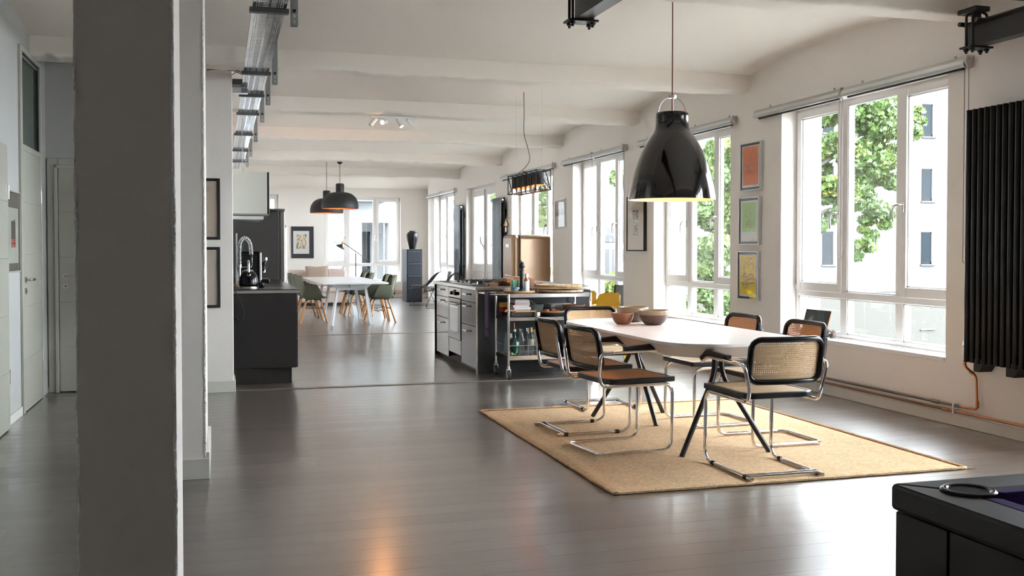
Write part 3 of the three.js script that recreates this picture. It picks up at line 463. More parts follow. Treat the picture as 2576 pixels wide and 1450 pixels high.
{
  // black cage lamp with five drum shades over the island
  const x0 = 3.32, x1 = 3.488, z0 = -10.38, z1 = -11.48, y0 = 1.952, y1 = 2.168;
  const L = thing('cage_lamp', 'black wire cage lamp with five drum shades over the kitchen island', 'lamp', [0, 0, 0]);
  const n = 6, zs = Array.from({ length: n + 1 }, (_, i) => lerp(z0, z1, i / n)), q = .0052, seg = [];
  const add = (a, b) => seg.push(bar(a, b, q * 1.7, q * 1.7));
  for (const x of [x0, x1]) for (const y of [y0, y1]) add(V(x, y, z0), V(x, y, z1));
  zs.forEach((z, i) => { for (const x of [x0, x1]) { add(V(x, y0, z), V(x, y1, z)); if (i < n) add(V(x, y1, zs[i + 1]), V(x, y0, z)); } add(V(x0, y0, z), V(x1, y0, z)); add(V(x0, y1, z), V(x1, y1, z)); });
  add(V(x0, y1, z0), V(x1, y0, z0)); add(V(x1, y1, z1), V(x0, y0, z1));
  part('cage', seg, M.blackmatte, L); part('corner_joint', [[x0, y1], [x1, y1], [x0, y0], [x1, y0]].flatMap(([x, y]) => [z0, z1].map((z) => sph(.0085, x, y, z, 8, 6))), M.blackmatte, L);
  const xc = (x0 + x1) / 2;
  for (let i = 0; i < 5; i++) { const z = lerp(z0, z1, (i + .75) / 5.5), s = part('drum_shade', lathe([[.075, 2.012], [.075, 2.148]], 28, xc, 0, z), std(rgb(.008, .008, .009), .5, { side: THREE.DoubleSide }), L); part('shade_lining', lathe([[.0735, 2.013], [.0735, 2.147], [.01, 2.147]], 28, xc, 0, z), phys(rgb(.8, .45, .25), .35, { metalness: .6, side: THREE.DoubleSide }), s); part('bulb', sph(.018, xc, 2.085, z, 12, 8), glow(8), s); bulbLight(V(xc, 2.085, z), warm, .07); }
  part('ballast', cyl(.03, .03, .02, xc - .02, 2.175, -11.0, 16), M.blackmatte, L);
  part('canopy', lathe([[0, 3.2], [.052, 3.2], [.052, 3.175], [.012, 3.172], [0, 3.172]], 24, 3.44, 0, -11.25), M.blackmatte, L);
  part('cable', tube(new THREE.CatmullRomCurve3([V(3.445, 3.18, -11.25), V(3.45, 2.9, -11.25), V(3.45, 2.66, -11.25), V(3.49, 2.45, -11.2), V(3.5, 2.34, -11.2), V(3.43, 2.24, -11.2), V(3.37, 2.18, -11.25)]).getPoints(40), .0035, 6), M.cable, L);
  part('suspension_wire', [rod(V(xc, 2.17, -10.42), V(xc, 3.16, -10.42), .0009, 4), rod(V(xc, 2.17, -11.42), V(xc, 3.17, -11.42), .0009, 4)], M.nickel, L);
}
{
  const wireM = M.cable; solo('ceiling_cable', 'thin dark cable running across the vault from the tray to the cage lamp canopy', 'cable', tube([V(.42, 3.06, -9.4), V(1.6, 3.12, -10.3), V(2.6, 3.185, -11.0), V(3.4, 3.195, -11.25)], .0028, 5), wireM);
  const d = thing('recessed_spotlight', 'small round recessed ring spotlight in the vault above the island', 'spotlight', [2.62, 3.196, -10.6]); part('ring', new THREE.TorusGeometry(.052, .007, 8, 28).rotateX(PI / 2), M.alu, d); part('lens', cyl(.045, .045, .006, 0, .002, 0, 20), std(rgb(.3, .3, .3), .4), d);
}
function domeLamp(label, pos, top, hookY) {
  const L = thing('dome_pendant_lamp', label, 'lamp', pos, 0, 'black dome lamps over the far table');
  const P = []; for (let i = 0; i <= 16; i++) { const a = i / 16 * PI / 2; P.push([.335 * Math.cos(a * .93) ** .75, .05 + .25 * Math.sin(a) ** 1.05]); }
  part('shade', [lathe([[.33, 0], [.335, .03], ...P.filter((p) => p[0] > .075)], 48)], M.blackmatte, L); part('shade_lining', lathe([[.326, .003], [.33, .03], ...P.filter((p) => p[0] > .075).map(([r, y]) => [r - .005, y])], 48), phys(rgb(.62, .28, .1), .4, { metalness: .5, side: THREE.DoubleSide }), L, 'copper inside of the dome');
  part('neck', lathe([[.075, .29], [.075, .44], [.06, .458], [.0, .46]], 28), M.blackmatte, L);
  const seg = []; for (let i = 0, y = .46; y < hookY - pos[1] - .02; i++, y += .026) seg.push(new THREE.TorusGeometry(.012, .0028, 5, 10).scale(.7, 1.25, 1).rotateY(i % 2 ? PI / 2 : 0).translate(0, y + .013, 0)); part('chain', seg, M.blackmatte, L);
  part('canopy', lathe([[0, 0], [.02, 0], [.05, .03], [.05, .04]], 20, 0, hookY - pos[1] - .04, 0), M.blackmatte, L);
  part('bulb', sph(.035, 0, .16, 0, 14, 10), glow(1), L); bulbLight(V(pos[0], pos[1] + .16, pos[2]), warm, .1);
}
domeLamp('front one of the two black dome pendants over the far table', [2.105, 2.035, -18.3], 0, 2.885);
domeLamp('rear black dome pendant, half hidden by the front one', [2.09, 2.03, -20.5], 0, 3.16);
// spot track under the beam
{
  const t = thing('spot_track', 'white ceiling track with four small cylinder spotlights under a beam, two of them lit', 'spotlight', [0, 0, 0]);
  part('track', bx(1.735, 2.29, 2.872, 2.898, -11.97, -11.93, .003), M.white, t);
  const spots = [[1.775, -1, false], [1.905, 0, true], [2.09, .8, true], [2.22, 1, false]];
  for (const [x, lean, on] of spots) {
    const c = V(x, 2.83, -11.95), dir = x === 1.905 ? V(-.62, -.28, 1).normalize() : on ? V(.42, -.9, .35).normalize() : V(lean < 0 ? -.7 : .8, -.85, lean < 0 ? .05 : -.25).normalize();
    const a = c.clone().addScaledVector(dir, -.05), b = c.clone().addScaledVector(dir, .06);
    const s = part('spot_body', [rod(a, b, .028, 20), rod(V(x, 2.875, -11.95), V(x, 2.83, -11.95), .005, 8)], M.white, t);
    const f = b.clone().addScaledVector(dir, .002); part('lens', rod(b, f, .023, 18), on ? glow(x === 1.905 ? 14 : 10) : std(rgb(.12, .11, .1), .3), s);
    if (on) { const sp = new THREE.SpotLight(warm, 1.0, 30, .6, .6, 2); sp.position.copy(f.clone().addScaledVector(dir, .015)); sp.target.position.copy(f.clone().addScaledVector(dir, 2)); sp.castShadow = true; scene.add(sp); scene.add(sp.target); sp.name = 'spot_light'; sp.target.name = 'spot_aim'; }
  }
  // the warm pool on the vault behind comes from a spot turned up at it
  const up = new THREE.SpotLight(warm, 1.1, 30, .75, .8, 2); up.position.set(1.775, 2.84, -12.02); up.target.position.set(1.5, 3.0, -14); up.castShadow = true; scene.add(up, up.target); up.name = 'spot_light'; up.target.name = 'spot_aim';
}

// ---------- kitchen island ----------
const panelDark = phys(rgb(.022, .021, .022), .35, { clearcoat: .4, clearcoatRoughness: .15 }), gloss = phys(rgb(.02, .018, .017), .1, { specularIntensity: .8 });
const mirrorSteel = std(rgb(.20, .185, .175), .07, { metalness: 1 }), topM = std(rgb(.30, .29, .28), .3, { metalness: .3 });
{
  const X0 = 2.555, X1 = 3.815, Z0 = -10.0, Z1 = -12.12, t = thing('kitchen_island', 'dark kitchen island with reflective drawer fronts, a built-in oven and a steel-edged worktop', 'kitchen island');
  part('end_panel', [bx(X0, X1, .0, .868, Z0 - .02, Z0, .002)], std(rgb(.013, .013, .015), .55), t); part('end_panel', bx(X0, X1, 0, .868, Z1, Z1 + .02, .002), M.blackmatte, t);
  part('edge_trim', bx(X0 - .006, X0 + .008, 0, .87, Z0 - .012, Z0 + .002, .001), M.steel, t);
  part('carcass', [bx(X0 + .03, X1, .1, .865, Z1 + .02, Z0 - .02)], M.blackmatte, t); part('plinth', [bx(X0 + .06, X1 - .03, 0, .1, Z1 + .02, Z0 - .02)], M.blackmatte, t);
  const wt = part('worktop', bx(X0 - .012, X1 + .012, .87, .905, Z1 - .01, Z0 + .012, .002), topM, t); part('edge_band', [bx(X0 - .015, X1 + .015, .872, .902, Z0 + .01, Z0 + .0155), bx(X0 - .0165, X0 - .011, .872, .902, Z1, Z0 + .01)], M.steel, wt);
  part('worktop_surface', bx(X0 + .01, X1, .9, .9065, Z1, Z0 - .004, .001), M.blackmatte, wt);
  const front = (z0, z1, y0, y1, m = gloss) => bx(X0 - .004, X0 + .03, y0, y1, z1 + .003, z0 - .003, .002);
  const pull = (z, y) => [bx(X0 - .035, X0 - .004, y - .006, y + .006, z - .085, z + .085, .002), bx(X0 - .036, X0 - .03, y - .013, y + .007, z - .085, z + .085, .0015)];
  const drawer = (z0, z1, y0, y1, hy, m) => { const d = part('drawer', front(z0, z1, y0, y1), m, t); part('handle', pull(lerp(z0, z1, .6), hy), M.steel, d); };
  for (const [z0, z1, m] of [[-10.02, -10.68, gloss], [-11.31, -11.98, mirrorSteel]]) { drawer(z0, z1, .74, .865, .818, m); drawer(z0, z1, .49, .735, .69, m); drawer(z0, z1, .05, .485, .425, m); }
  const o = part('oven', [bx(X0 - .006, X0 + .03, .75, .862, -11.295, -10.695, .002)], mirrorSteel, t, 'steel oven control panel');
  for (const z of [-11.1, -10.9]) part('knob', cyl(.021, .018, .03, 0, 0, 0, 16).rotateZ(PI / 2).translate(X0 - .006, .8, z), M.black, o);
  part('clock', [cyl(.03, .03, .012, 0, 0, 0, 24).rotateZ(PI / 2).translate(X0 - .006, .81, -11.0)], M.blackmatte, o); part('clock_ring', new THREE.TorusGeometry(.03, .003, 6, 24).rotateY(PI / 2).translate(X0 - .018, .81, -11.0), M.brass, o);
  const dr = part('oven_door', bx(X0 - .012, X0 + .03, .285, .742, -11.295, -10.695, .003), std(rgb(.27, .265, .26), .25, { metalness: 1 }), t);
  part('oven_window', bx(X0 - .014, X0 - .01, .37, .66, -11.2, -10.79, .001), phys(rgb(.05, .05, .05), .03, { clearcoat: 1 }), dr); part('handle', [rod(V(X0 - .05, .69, -11.27), V(X0 - .05, .69, -10.72), .009, 12), ...[-11.22, -10.77].map((z) => rod(V(X0 - .05, .69, z), V(X0 - .01, .69, z), .008, 8)), ...[-11.28, -10.71].map((z) => sph(.013, X0 - .05, .69, z, 10, 8))], M.nickel, dr);
  part('bottom_panel', bx(X0 - .004, X0 + .03, .12, .28, -11.295, -10.695, .002), mirrorSteel, t);
}
{
  // gas hob
  const h = thing('gas_hob', 'black and steel gas hob with cast iron pan supports on the island', 'hob', [0, .907, 0]);
  part('tray', bx(2.6, 3.2, 0, .008, -11.45, -10.42, .003), M.steel, h); part('glass_plate', bx(2.62, 3.18, .008, .012, -11.2, -10.44, .002), M.black, h);
  for (const [x, z] of [[2.77, -10.62], [3.04, -10.62], [2.77, -11.0], [3.04, -11.0], [2.9, -10.81]]) {
    const b = part('burner', [cyl(.04, .034, .016, x, .012, z, 18)], M.blackmatte, h); part('burner_cap', cyl(.03, .03, .008, x, .028, z, 18), M.black, b);
    part('pan_support', [bar(V(x - .12, .04, z), V(x + .12, .04, z), .012, .012), bar(V(x, .04, z - .12), V(x, .04, z + .12), .012, .012), ...[[-.12, 0], [.12, 0], [0, -.12], [0, .12]].map(([a, c]) => bar(V(x + a, .01, z + c), V(x + a, .052, z + c), .012, .012))], M.blackmatte, b);
  }
  for (let i = 0; i < 5; i++) part('knob', lathe([[.02, 0], [.019, .022], [.014, .026], [0, .026]], 16, 2.68 + i * .1, .008, -11.33), M.black, h);
}
// ---------- steel trolley in front of the island ----------
{
  const X0 = 2.74, X1 = 3.605, Z0 = -9.46, Z1 = -9.93, t = thing('kitchen_trolley', 'steel kitchen trolley with three shelves on castors in front of the dark island', 'trolley'), dark = std(rgb(.05, .048, .045), .5);
  for (const x of [X0, X1]) for (const z of [Z0, Z1]) part('post', rod(V(x, .12, z), V(x, .856, z), .0125, 14), M.steel, t);
  const shelf = (y, h, x0 = X0) => { const s = part('shelf', [bx(x0, X1, y - h, y, Z0 - .012, Z0 + .004, .002), bx(x0, X1, y - h, y, Z1 - .004, Z1 + .012, .002), bx(x0 - .004, x0 + .012, y - h, y, Z1, Z0, .002), bx(X1 - .012, X1 + .004, y - h, y, Z1, Z0, .002)], M.steel, t); part('shelf_board', bx(x0, X1, y - .012, y - .004, Z1, Z0, .001), dark, s); };
  shelf(.855, .038); shelf(.619, .034); shelf(.238, .044);
  part('rail', [rod(V(X0, .338, Z0), V(X1, .338, Z0), .0035, 8), rod(V(X0, .338, Z0), V(X0, .338, Z1), .0035, 8), rod(V(X1, .338, Z0), V(X1, .338, Z1), .0035, 8)], M.chrome, t);
  part('push_handle', tube(fillet([V(X0, .848, Z0), V(X0 - .19, .853, Z0), V(X0 - .19, .853, Z1), V(X0, .848, Z1)], .05, 6), .0085, 10), M.steel, t);
  for (const x of [X0, X1]) for (const z of [Z0, Z1]) { const c = part('castor', [cyl(.016, .016, .03, x, .105, z, 14), bx(x - .022, x - .017, .03, .108, z - .012, z + .022, .002), bx(x + .017, x + .022, .03, .108, z - .012, z + .022, .002), bx(x - .022, x + .022, .1, .108, z - .016, z + .022, .002)], M.alu, t); part('wheel', cyl(.042, .042, .026, 0, -.013, 0, 24).rotateZ(PI / 2).translate(x, .042, z + .012), M.rubber, c); part('wheel_hub', cyl(.03, .03, .03, 0, -.015, 0, 20).rotateZ(PI / 2).translate(x, .042, z + .012), M.nickel, c); }
}
{
  // tea towel over the handle
  const tm = std(rgb(.17, .135, .235), .95, { bumpMap: rep(tFabric, 6), bumpScale: .003, map: rep(tSpeck, 8) });
  const fold = (x, y0, y1, zo, w, ph) => grid(24, 18, (u, v) => { const y = lerp(y1, y0, v), o = V(x + Math.sin(u * 7 + ph + v) * .006 * v, y + .008 * Math.sin(u * 5 + ph) * v, zo + (u - .5) * w + .006 * Math.sin(u * 19 + ph)); o.u = u * w * 1; o.v = y; return o; });
  const to = thing('tea_towel', 'purple woven tea towel hanging over the push handle of the trolley', 'towel'); tm.side = THREE.DoubleSide;
  part('front_fall', fold(2.537, .43, .863, -9.545, .15, 0), tm, to); part('back_fall', fold(2.563, .5, .863, -9.565, .15, 2), tm, to); part('over_fold', grid(8, 10, (u, v) => { const a = v * PI; return V(2.55 + .0135 * -Math.cos(a), .861 + .0135 * Math.sin(a), -9.555 + (u - .5) * .15); }), tm, to);
  part('stripe', grid(24, 2, (u, v) => V(2.5355 + Math.sin(u * 7 + .85) * .005, .505 + v * .012 + .006 * Math.sin(u * 5), -9.545 + (u - .5) * .15 + .006 * Math.sin(u * 19))), std(rgb(.06, .045, .11), .95, { side: THREE.DoubleSide }), to);
}
// things on the trolley top and island
const oak = std(rgb(.52, .30, .15), .5, { map: rep(tGrain, 3, 1.5) }), beech = std(rgb(.42, .2, .095), .5, { map: rep(tGrain, 3, 1.5) }), darkwood = std(rgb(.17, .07, .025), .45, { map: rep(tGrain, 3, 1.5) });
const TY = .852;
{
  const z = -9.62;
  solo('serving_tray', 'round wooden serving tray with a low rim on the trolley top', 'tray', lathe([[0, .0], [.14, 0], [.158, .01], [.162, .03], [.155, .031], [.148, .016], [0, .016]], 48), oak, [2.9, TY, z]);
  const ty = TY + .017;
  const m = thing('pepper_mill', 'tall dark turned wooden pepper mill on the round tray', 'pepper mill', [2.935, ty, z - .03]); part('body', lathe([[0, 0], [.03, 0], [.031, .02], [.024, .06], [.019, .1], [.021, .14], [.027, .175], [.022, .2], [.027, .212], [.027, .222], [.018, .226], [.014, .232]], 28), std(rgb(.02, .02, .022), .45), m); part('head', lathe([[.014, .232], [.026, .24], [.032, .262], [.03, .285], [.018, .298], [.0, .3]], 28), std(rgb(.02, .02, .022), .45), m); part('finial', sph(.0095, 0, .307, 0, 12, 8), M.brass, m);
  const b = thing('pump_bottle', 'amber bottle with a white label and clear stopper on the round tray', 'bottle', [2.962, ty, z + .045]); part('glass_body', lathe([[0, 0], [.026, 0], [.028, .006], [.028, .115], [.02, .128], [.0135, .132], [.0135, .145]], 24), phys(rgb(.35, .12, .02), .15, { clearcoat: 1 }), b); part('label', lathe([[.0285, .008], [.0285, .108]], 24), std(rgb(.72, .72, .72), .6), b); part('stopper', lathe([[.0135, .145], [.019, .152], [.02, .175], [.012, .185], [0, .186]], 16), std(rgb(.75, .78, .78), .15), b);
  const g = solo('green_box', 'upright mint green folded card box behind the blue tin', 'box', bx(-.036, .036, 0, .118, -.018, .018, .003), std(rgb(.18, .42, .30), .6), [2.868, ty, z - .05]); g.rotation.y = .35;
  const tin = thing('blue_tin', 'small blue tin with a gold dot on the round tray', 'tin', [2.845, ty, z + .06]); part('body', lathe([[0, 0], [.037, 0], [.038, .003], [.038, .04], [0, .04]], 32), std(rgb(.13, .32, .45), .4), tin); part('lid', lathe([[.0385, .034], [.0395, .046], [.03, .049], [0, .049]], 32), std(rgb(.10, .27, .4), .4), tin); part('gold_dot', cyl(.013, .013, .002, 0, 0, 0, 20).rotateX(PI / 2).rotateY(-.35).translate(-.0126, .02, .0355), std(rgb(.5, .36, .14), .5), tin);
  bowl('black_dish', 'small shallow black dish between the blue tin and the amber bottle', .042, .024, .03, M.blackmatte, [2.9, ty, z + .075]);
  // trivets
  const straw = std(rgb(.66, .48, .26), .9, { map: rep(tJute, 3), bumpMap: rep(tJute, 3), bumpScale: .004 }), sdark = std(rgb(.05, .025, .04), .9);
  for (const [k, y, dx, l] of [[0, .012, 0, 'round striped straw coaster mat, lower of the two on the trolley'], [1, .036, -.012, 'round striped straw coaster mat, upper of the two on the trolley']]) {
    const s = thing('straw_mat', l, 'mat', [3.345 + dx, TY + y + .027 * k, z - .02], k * .6, 'straw mats on the trolley'); const sp = []; for (let i = 0; i <= 340; i++) { const a = i / 340 * 2 * PI * 9, r = .03 + .215 * i / 340; sp.push(V(r * Math.cos(a), .012 - .012 * (1 - i / 340), r * Math.sin(a))); }
    part('coil', tube(sp, .0125, 6), straw, s); const R = rng(50 + k); part('dark_binding', Array.from({ length: 22 }, () => { const a = R() * 2 * PI, r = .245; return new THREE.TorusGeometry(.0127, .0012, 5, 10).rotateY(-a + (R() - .5) * .2).translate(r * Math.cos(a), .012, r * Math.sin(a)); }), sdark, s);
    if (!k) part('underside', cyl(.12, .15, .014, 0, -.014, 0, 28), sdark, s);
  }
  solo('linen_napkin', 'folded beige linen napkins lying on the upper straw mat', 'napkin', [box(.2, .006, .15, 0, .004, 0, .002), box(.19, .006, .14, .03, .012, -.02, .002).rotateY(.25), box(.12, .005, .12, -.14, .01, .03, .002).rotateZ(-.15)], std(rgb(.52, .42, .33), .95, { bumpMap: rep(tFabric, 10), bumpScale: .001 }), [3.34, TY + .067, z - .04]);
  // chopping boards on the island, in bamboo strips
  const bd = (name, label, w, h, d, pos, ry, k) => { const o = thing(name, label, 'board', pos, ry, 'chopping boards on the island'), n = 8, ms = [0, 1, 2].map((i) => std(rgb(.42 - .06 * i, .17 - .03 * i, .055 - .01 * i), .5, { map: rep(tGrain, 3, 1.5) })); for (let i = 0; i < n; i++) part('strip', bx(-w / 2 + i * w / n, -w / 2 + (i + 1) * w / n - .0006, 0, h, -d / 2, d / 2, .0015), ms[(i * 5 + k) % 3], o); return o; };
  bd('chopping_board', 'thick wooden chopping board, the lower and wider of the two stacked on the island', .36, .036, .28, [3.12, .907, -10.25], .05, 0);
  bd('chopping_board', 'thick wooden chopping board, the upper one stacked on the island', .30, .046, .24, [3.07, .944, -10.26], .02, 1);
  const kb = solo('wooden_block', 'small dark wooden box with a round hole beside the hob', 'box', extr((() => { const s = poly([[-.07, 0], [.07, 0], [.07, .035], [-.07, .035]]); const h = new THREE.Path(); h.absarc(-.03, .016, .011, 0, 2 * PI); s.holes.push(h); return s; })(), .1, .002), darkwood, [2.74, .907, -10.2]);
  solo('wooden_crate_box', 'low dark wooden box behind the mint green box on the island', 'box', bx(-.05, .05, 0, .05, -.04, .04, .004), darkwood, [2.86, .907, -10.3]);
  solo('white_saucer', 'white saucer lying on the upper chopping board', 'saucer', lathe([[0, 0], [.03, 0], [.06, .008], [.058, .01], [.03, .004], [0, .003]], 28), M.white, [3.07, .991, -10.26]);
}
{
  // middle shelf
  const y = .6165, z = -9.7, R = rng(12);
  const cols = [[.55, .02, .03], [.7, .68, .66], [.62, .6, .57], [.45, .03, .08], [.66, .65, .62], [.58, .56, .55]]; let yy = y + .04;
  const lab = ['pale book with a red cover lying at the bottom of the pile on the trolley', 'white book second from the bottom of the trolley pile', 'grey-white book in the middle of the trolley pile', 'book with a dark red cover in the trolley pile', 'white book second from the top of the trolley pile', 'thin pale book on top of the trolley pile'];
  cols.forEach((c, i) => { const h = [.03, .022, .024, .018, .024, .012][i], w = .19 - .008 * i, b = thing('book', lab[i], 'book', [2.935 + (R() - .5) * .012, yy, z - .05], (R() - .5) * .08, 'books piled on the trolley'); part('cover', [bx(-w / 2, w / 2, 0, .0025, -.12, .12, .001), bx(-w / 2, w / 2, h - .0025, h, -.12, .12, .001), bx(-w / 2, -w / 2 + .003, 0, h, -.12, .12, .001)], std(rgb(...c), .5), b); part('page_block', bx(-w / 2 + .003, w / 2 - .004, .0025, h - .0025, -.117, .117), std(rgb(.7, .68, .64), .9), b); yy += h + .0005; });
  solo('slate_board', 'dark slate board lying under the book pile on the trolley', 'board', bx(-.13, .13, 0, .012, -.13, .13, .002), M.blackmatte, [2.93, y, z - .06]); 
  solo('book_stack_base', 'grey cookbook under the pile on the trolley shelf', 'book', bx(-.11, .11, 0, .0265, -.13, .13, .002), std(rgb(.2, .2, .21), .6), [2.935, y + .0125, z - .055]);
  for (const [k, c, l] of [[0, [.45, .02, .02], 'red box of the two small cartons at the left end of the trolley shelf'], [1, [.55, .33, .03], 'yellow box on the red carton at the left end of the trolley shelf']]) solo('carton', l, 'box', bx(-.05, .05, 0, .045, -.07, .07, .003), std(rgb(...c), .6), [2.81, y + .045 + k * .046, z - .12]);
  solo('carton', 'dark carton under the red box at the left end of the trolley shelf', 'box', bx(-.055, .055, 0, .0445, -.07, .07, .003), std(rgb(.05, .05, .055), .6), [2.81, y, z - .12]);
  // glass dish with a wooden handled tray on it
  const dish = thing('glass_dish', 'rectangular clear glass dish on the middle shelf of the trolley', 'dish', [2.93, y, z + .12]); const gm = M.glassware; part('body', [bx(-.1, .1, 0, .004, -.06, .06), bx(-.1, -.096, 0, .045, -.06, .06), bx(.096, .1, 0, .045, -.06, .06), bx(-.1, .1, 0, .045, -.06, -.056), bx(-.1, .1, 0, .045, .056, .06)], gm, dish); part('rim', [bx(-.108, .108, .043, .048, .056, .068), bx(-.108, .108, .043, .048, -.068, -.056), bx(-.115, -.096, .043, .048, -.068, .068), bx(.096, .115, .043, .048, -.068, .068)], gm, dish);
  solo('wooden_handle_board', 'long wooden spatula board with a curled handle lying on the glass dish', 'board', [extr(poly([[-.1, -.035], [.11, -.03], [.11, .03], [-.1, .035]]), .014, .003).rotateX(-PI / 2), tube(new THREE.CatmullRomCurve3([V(-.1, .008, 0), V(-.15, .018, 0), V(-.185, .02, 0), V(-.2, .005, 0)]).getPoints(14), .01, 8)], std(rgb(.55, .27, .1), .5, { map: rep(tGrain, 3) }), [2.94, y + .049, z + .12]);
  const cd = thing('candle_glass', 'small candle in a clear glass with an oval label on the trolley', 'candle', [3.066, y, z + .16]); part('glass', lathe([[0, 0], [.028, 0], [.031, .004], [.032, .07], [.0305, .07], [.0295, .006], [0, .006]], 28), gm, cd); part('wax', lathe([[0, .007], [.029, .007], [.0295, .048], [0, .047]], 24), std(rgb(.62, .6, .44), .6), cd); part('label', lathe([[.0325, .012], [.0325, .044]], 8).rotateY(0), std(rgb(.75, .74, .68), .7), cd); { const l = cd.children[2]; l.geometry = finish(new THREE.CylinderGeometry(.0326, .0326, .034, 10, 1, true, -.4, .8).translate(0, .032, 0)); }
  const mo = thing('stone_mortar', 'grey granite mortar with its pestle on the trolley shelf', 'mortar', [3.125, y, z - .08]); const gr = std(rgb(.12, .135, .12), .85, { map: rep(tSpeck, 4), bumpMap: rep(tSpeck, 4), bumpScale: .002 }); part('bowl', lathe([[0, 0], [.05, 0], [.055, .01], [.075, .06], [.085, .108], [.083, .118], [.07, .116], [.055, .06], [0, .03]], 36), gr, mo); part('pestle', lathe([[0, 0], [.02, .004], [.022, .03], [.015, .07], [.017, .15], [.008, .165], [0, .166]], 18).rotateZ(.95).translate(.05, .07, .0), gr, mo);
  const fb = thing('snack_basket', 'shallow dark woven basket heaped with dried orange fruit on the trolley', 'basket', [3.235, y, z + .1]); part('basket', lathe([[0, 0], [.07, 0], [.11, .025], [.135, .05], [.13, .052], [.1, .03], [0, .008]], 36), std(rgb(.06, .04, .03), .9, { bumpMap: rep(tJute, 3), bumpScale: .004 }), fb); part('rim', new THREE.TorusGeometry(.132, .009, 8, 40).rotateX(PI / 2).translate(0, .05, 0), std(rgb(.42, .24, .12), .8, { bumpMap: rep(tJute, 6), bumpScale: .004 }), fb);
  const Rn = rng(9), fr = Array.from({ length: 26 }, () => { const a = Rn() * 2 * PI, d = .1 * Math.sqrt(Rn()); return sph(.014 + .006 * Rn(), d * Math.cos(a), .04 + .022 * (1 - d / .1) + .006 * Rn(), d * Math.sin(a), 8, 6).scale(1, 1, 1); }); solo('dried_fruit', 'heap of dried orange-brown fruit in the dark basket on the trolley', 'fruit', fr, std(rgb(.42, .12, .035), .6), [3.235, y, z + .1]).userData.kind = 'stuff';
  const wb = thing('wicker_bowl', 'conical wicker bowl on the trolley shelf behind the far cane chair', 'basket', [3.475, y, z + .1]); part('weave', lathe([[0, 0], [.05, 0], [.075, .03], [.105, .085], [.115, .112], [.109, .112], [.07, .035], [0, .008]], 40), std(rgb(.28, .17, .09), .85, { map: rep(tJute, 4), bumpMap: rep(tJute, 4), bumpScale: .004 }), wb); part('rim', new THREE.TorusGeometry(.113, .006, 6, 40).rotateX(PI / 2).translate(0, .112, 0), std(rgb(.2, .11, .06), .8), wb);
  [['teal', [.03, .3, .32], .0, .03], ['grey', [.42, .44, .46], .031, .05], ['white', [.66, .65, .63], .082, .03]].forEach(([n, c, h0, h]) => { const b = thing('book', `large ${n} book in the short pile behind the wicker bowl on the trolley`, 'book', [3.4, y + h0, z - .13], .03, 'books behind the wicker bowl'); part('cover', [bx(-.13, .13, 0, .003, -.1, .1, .001), bx(-.13, .13, h - .003, h, -.1, .1, .001), bx(-.13, .13, 0, h, .097, .1, .001)], std(rgb(...c), .5), b); part('page_block', bx(-.127, .127, .003, h - .003, -.097, .096), std(rgb(.7, .68, .64), .9), b); });
}
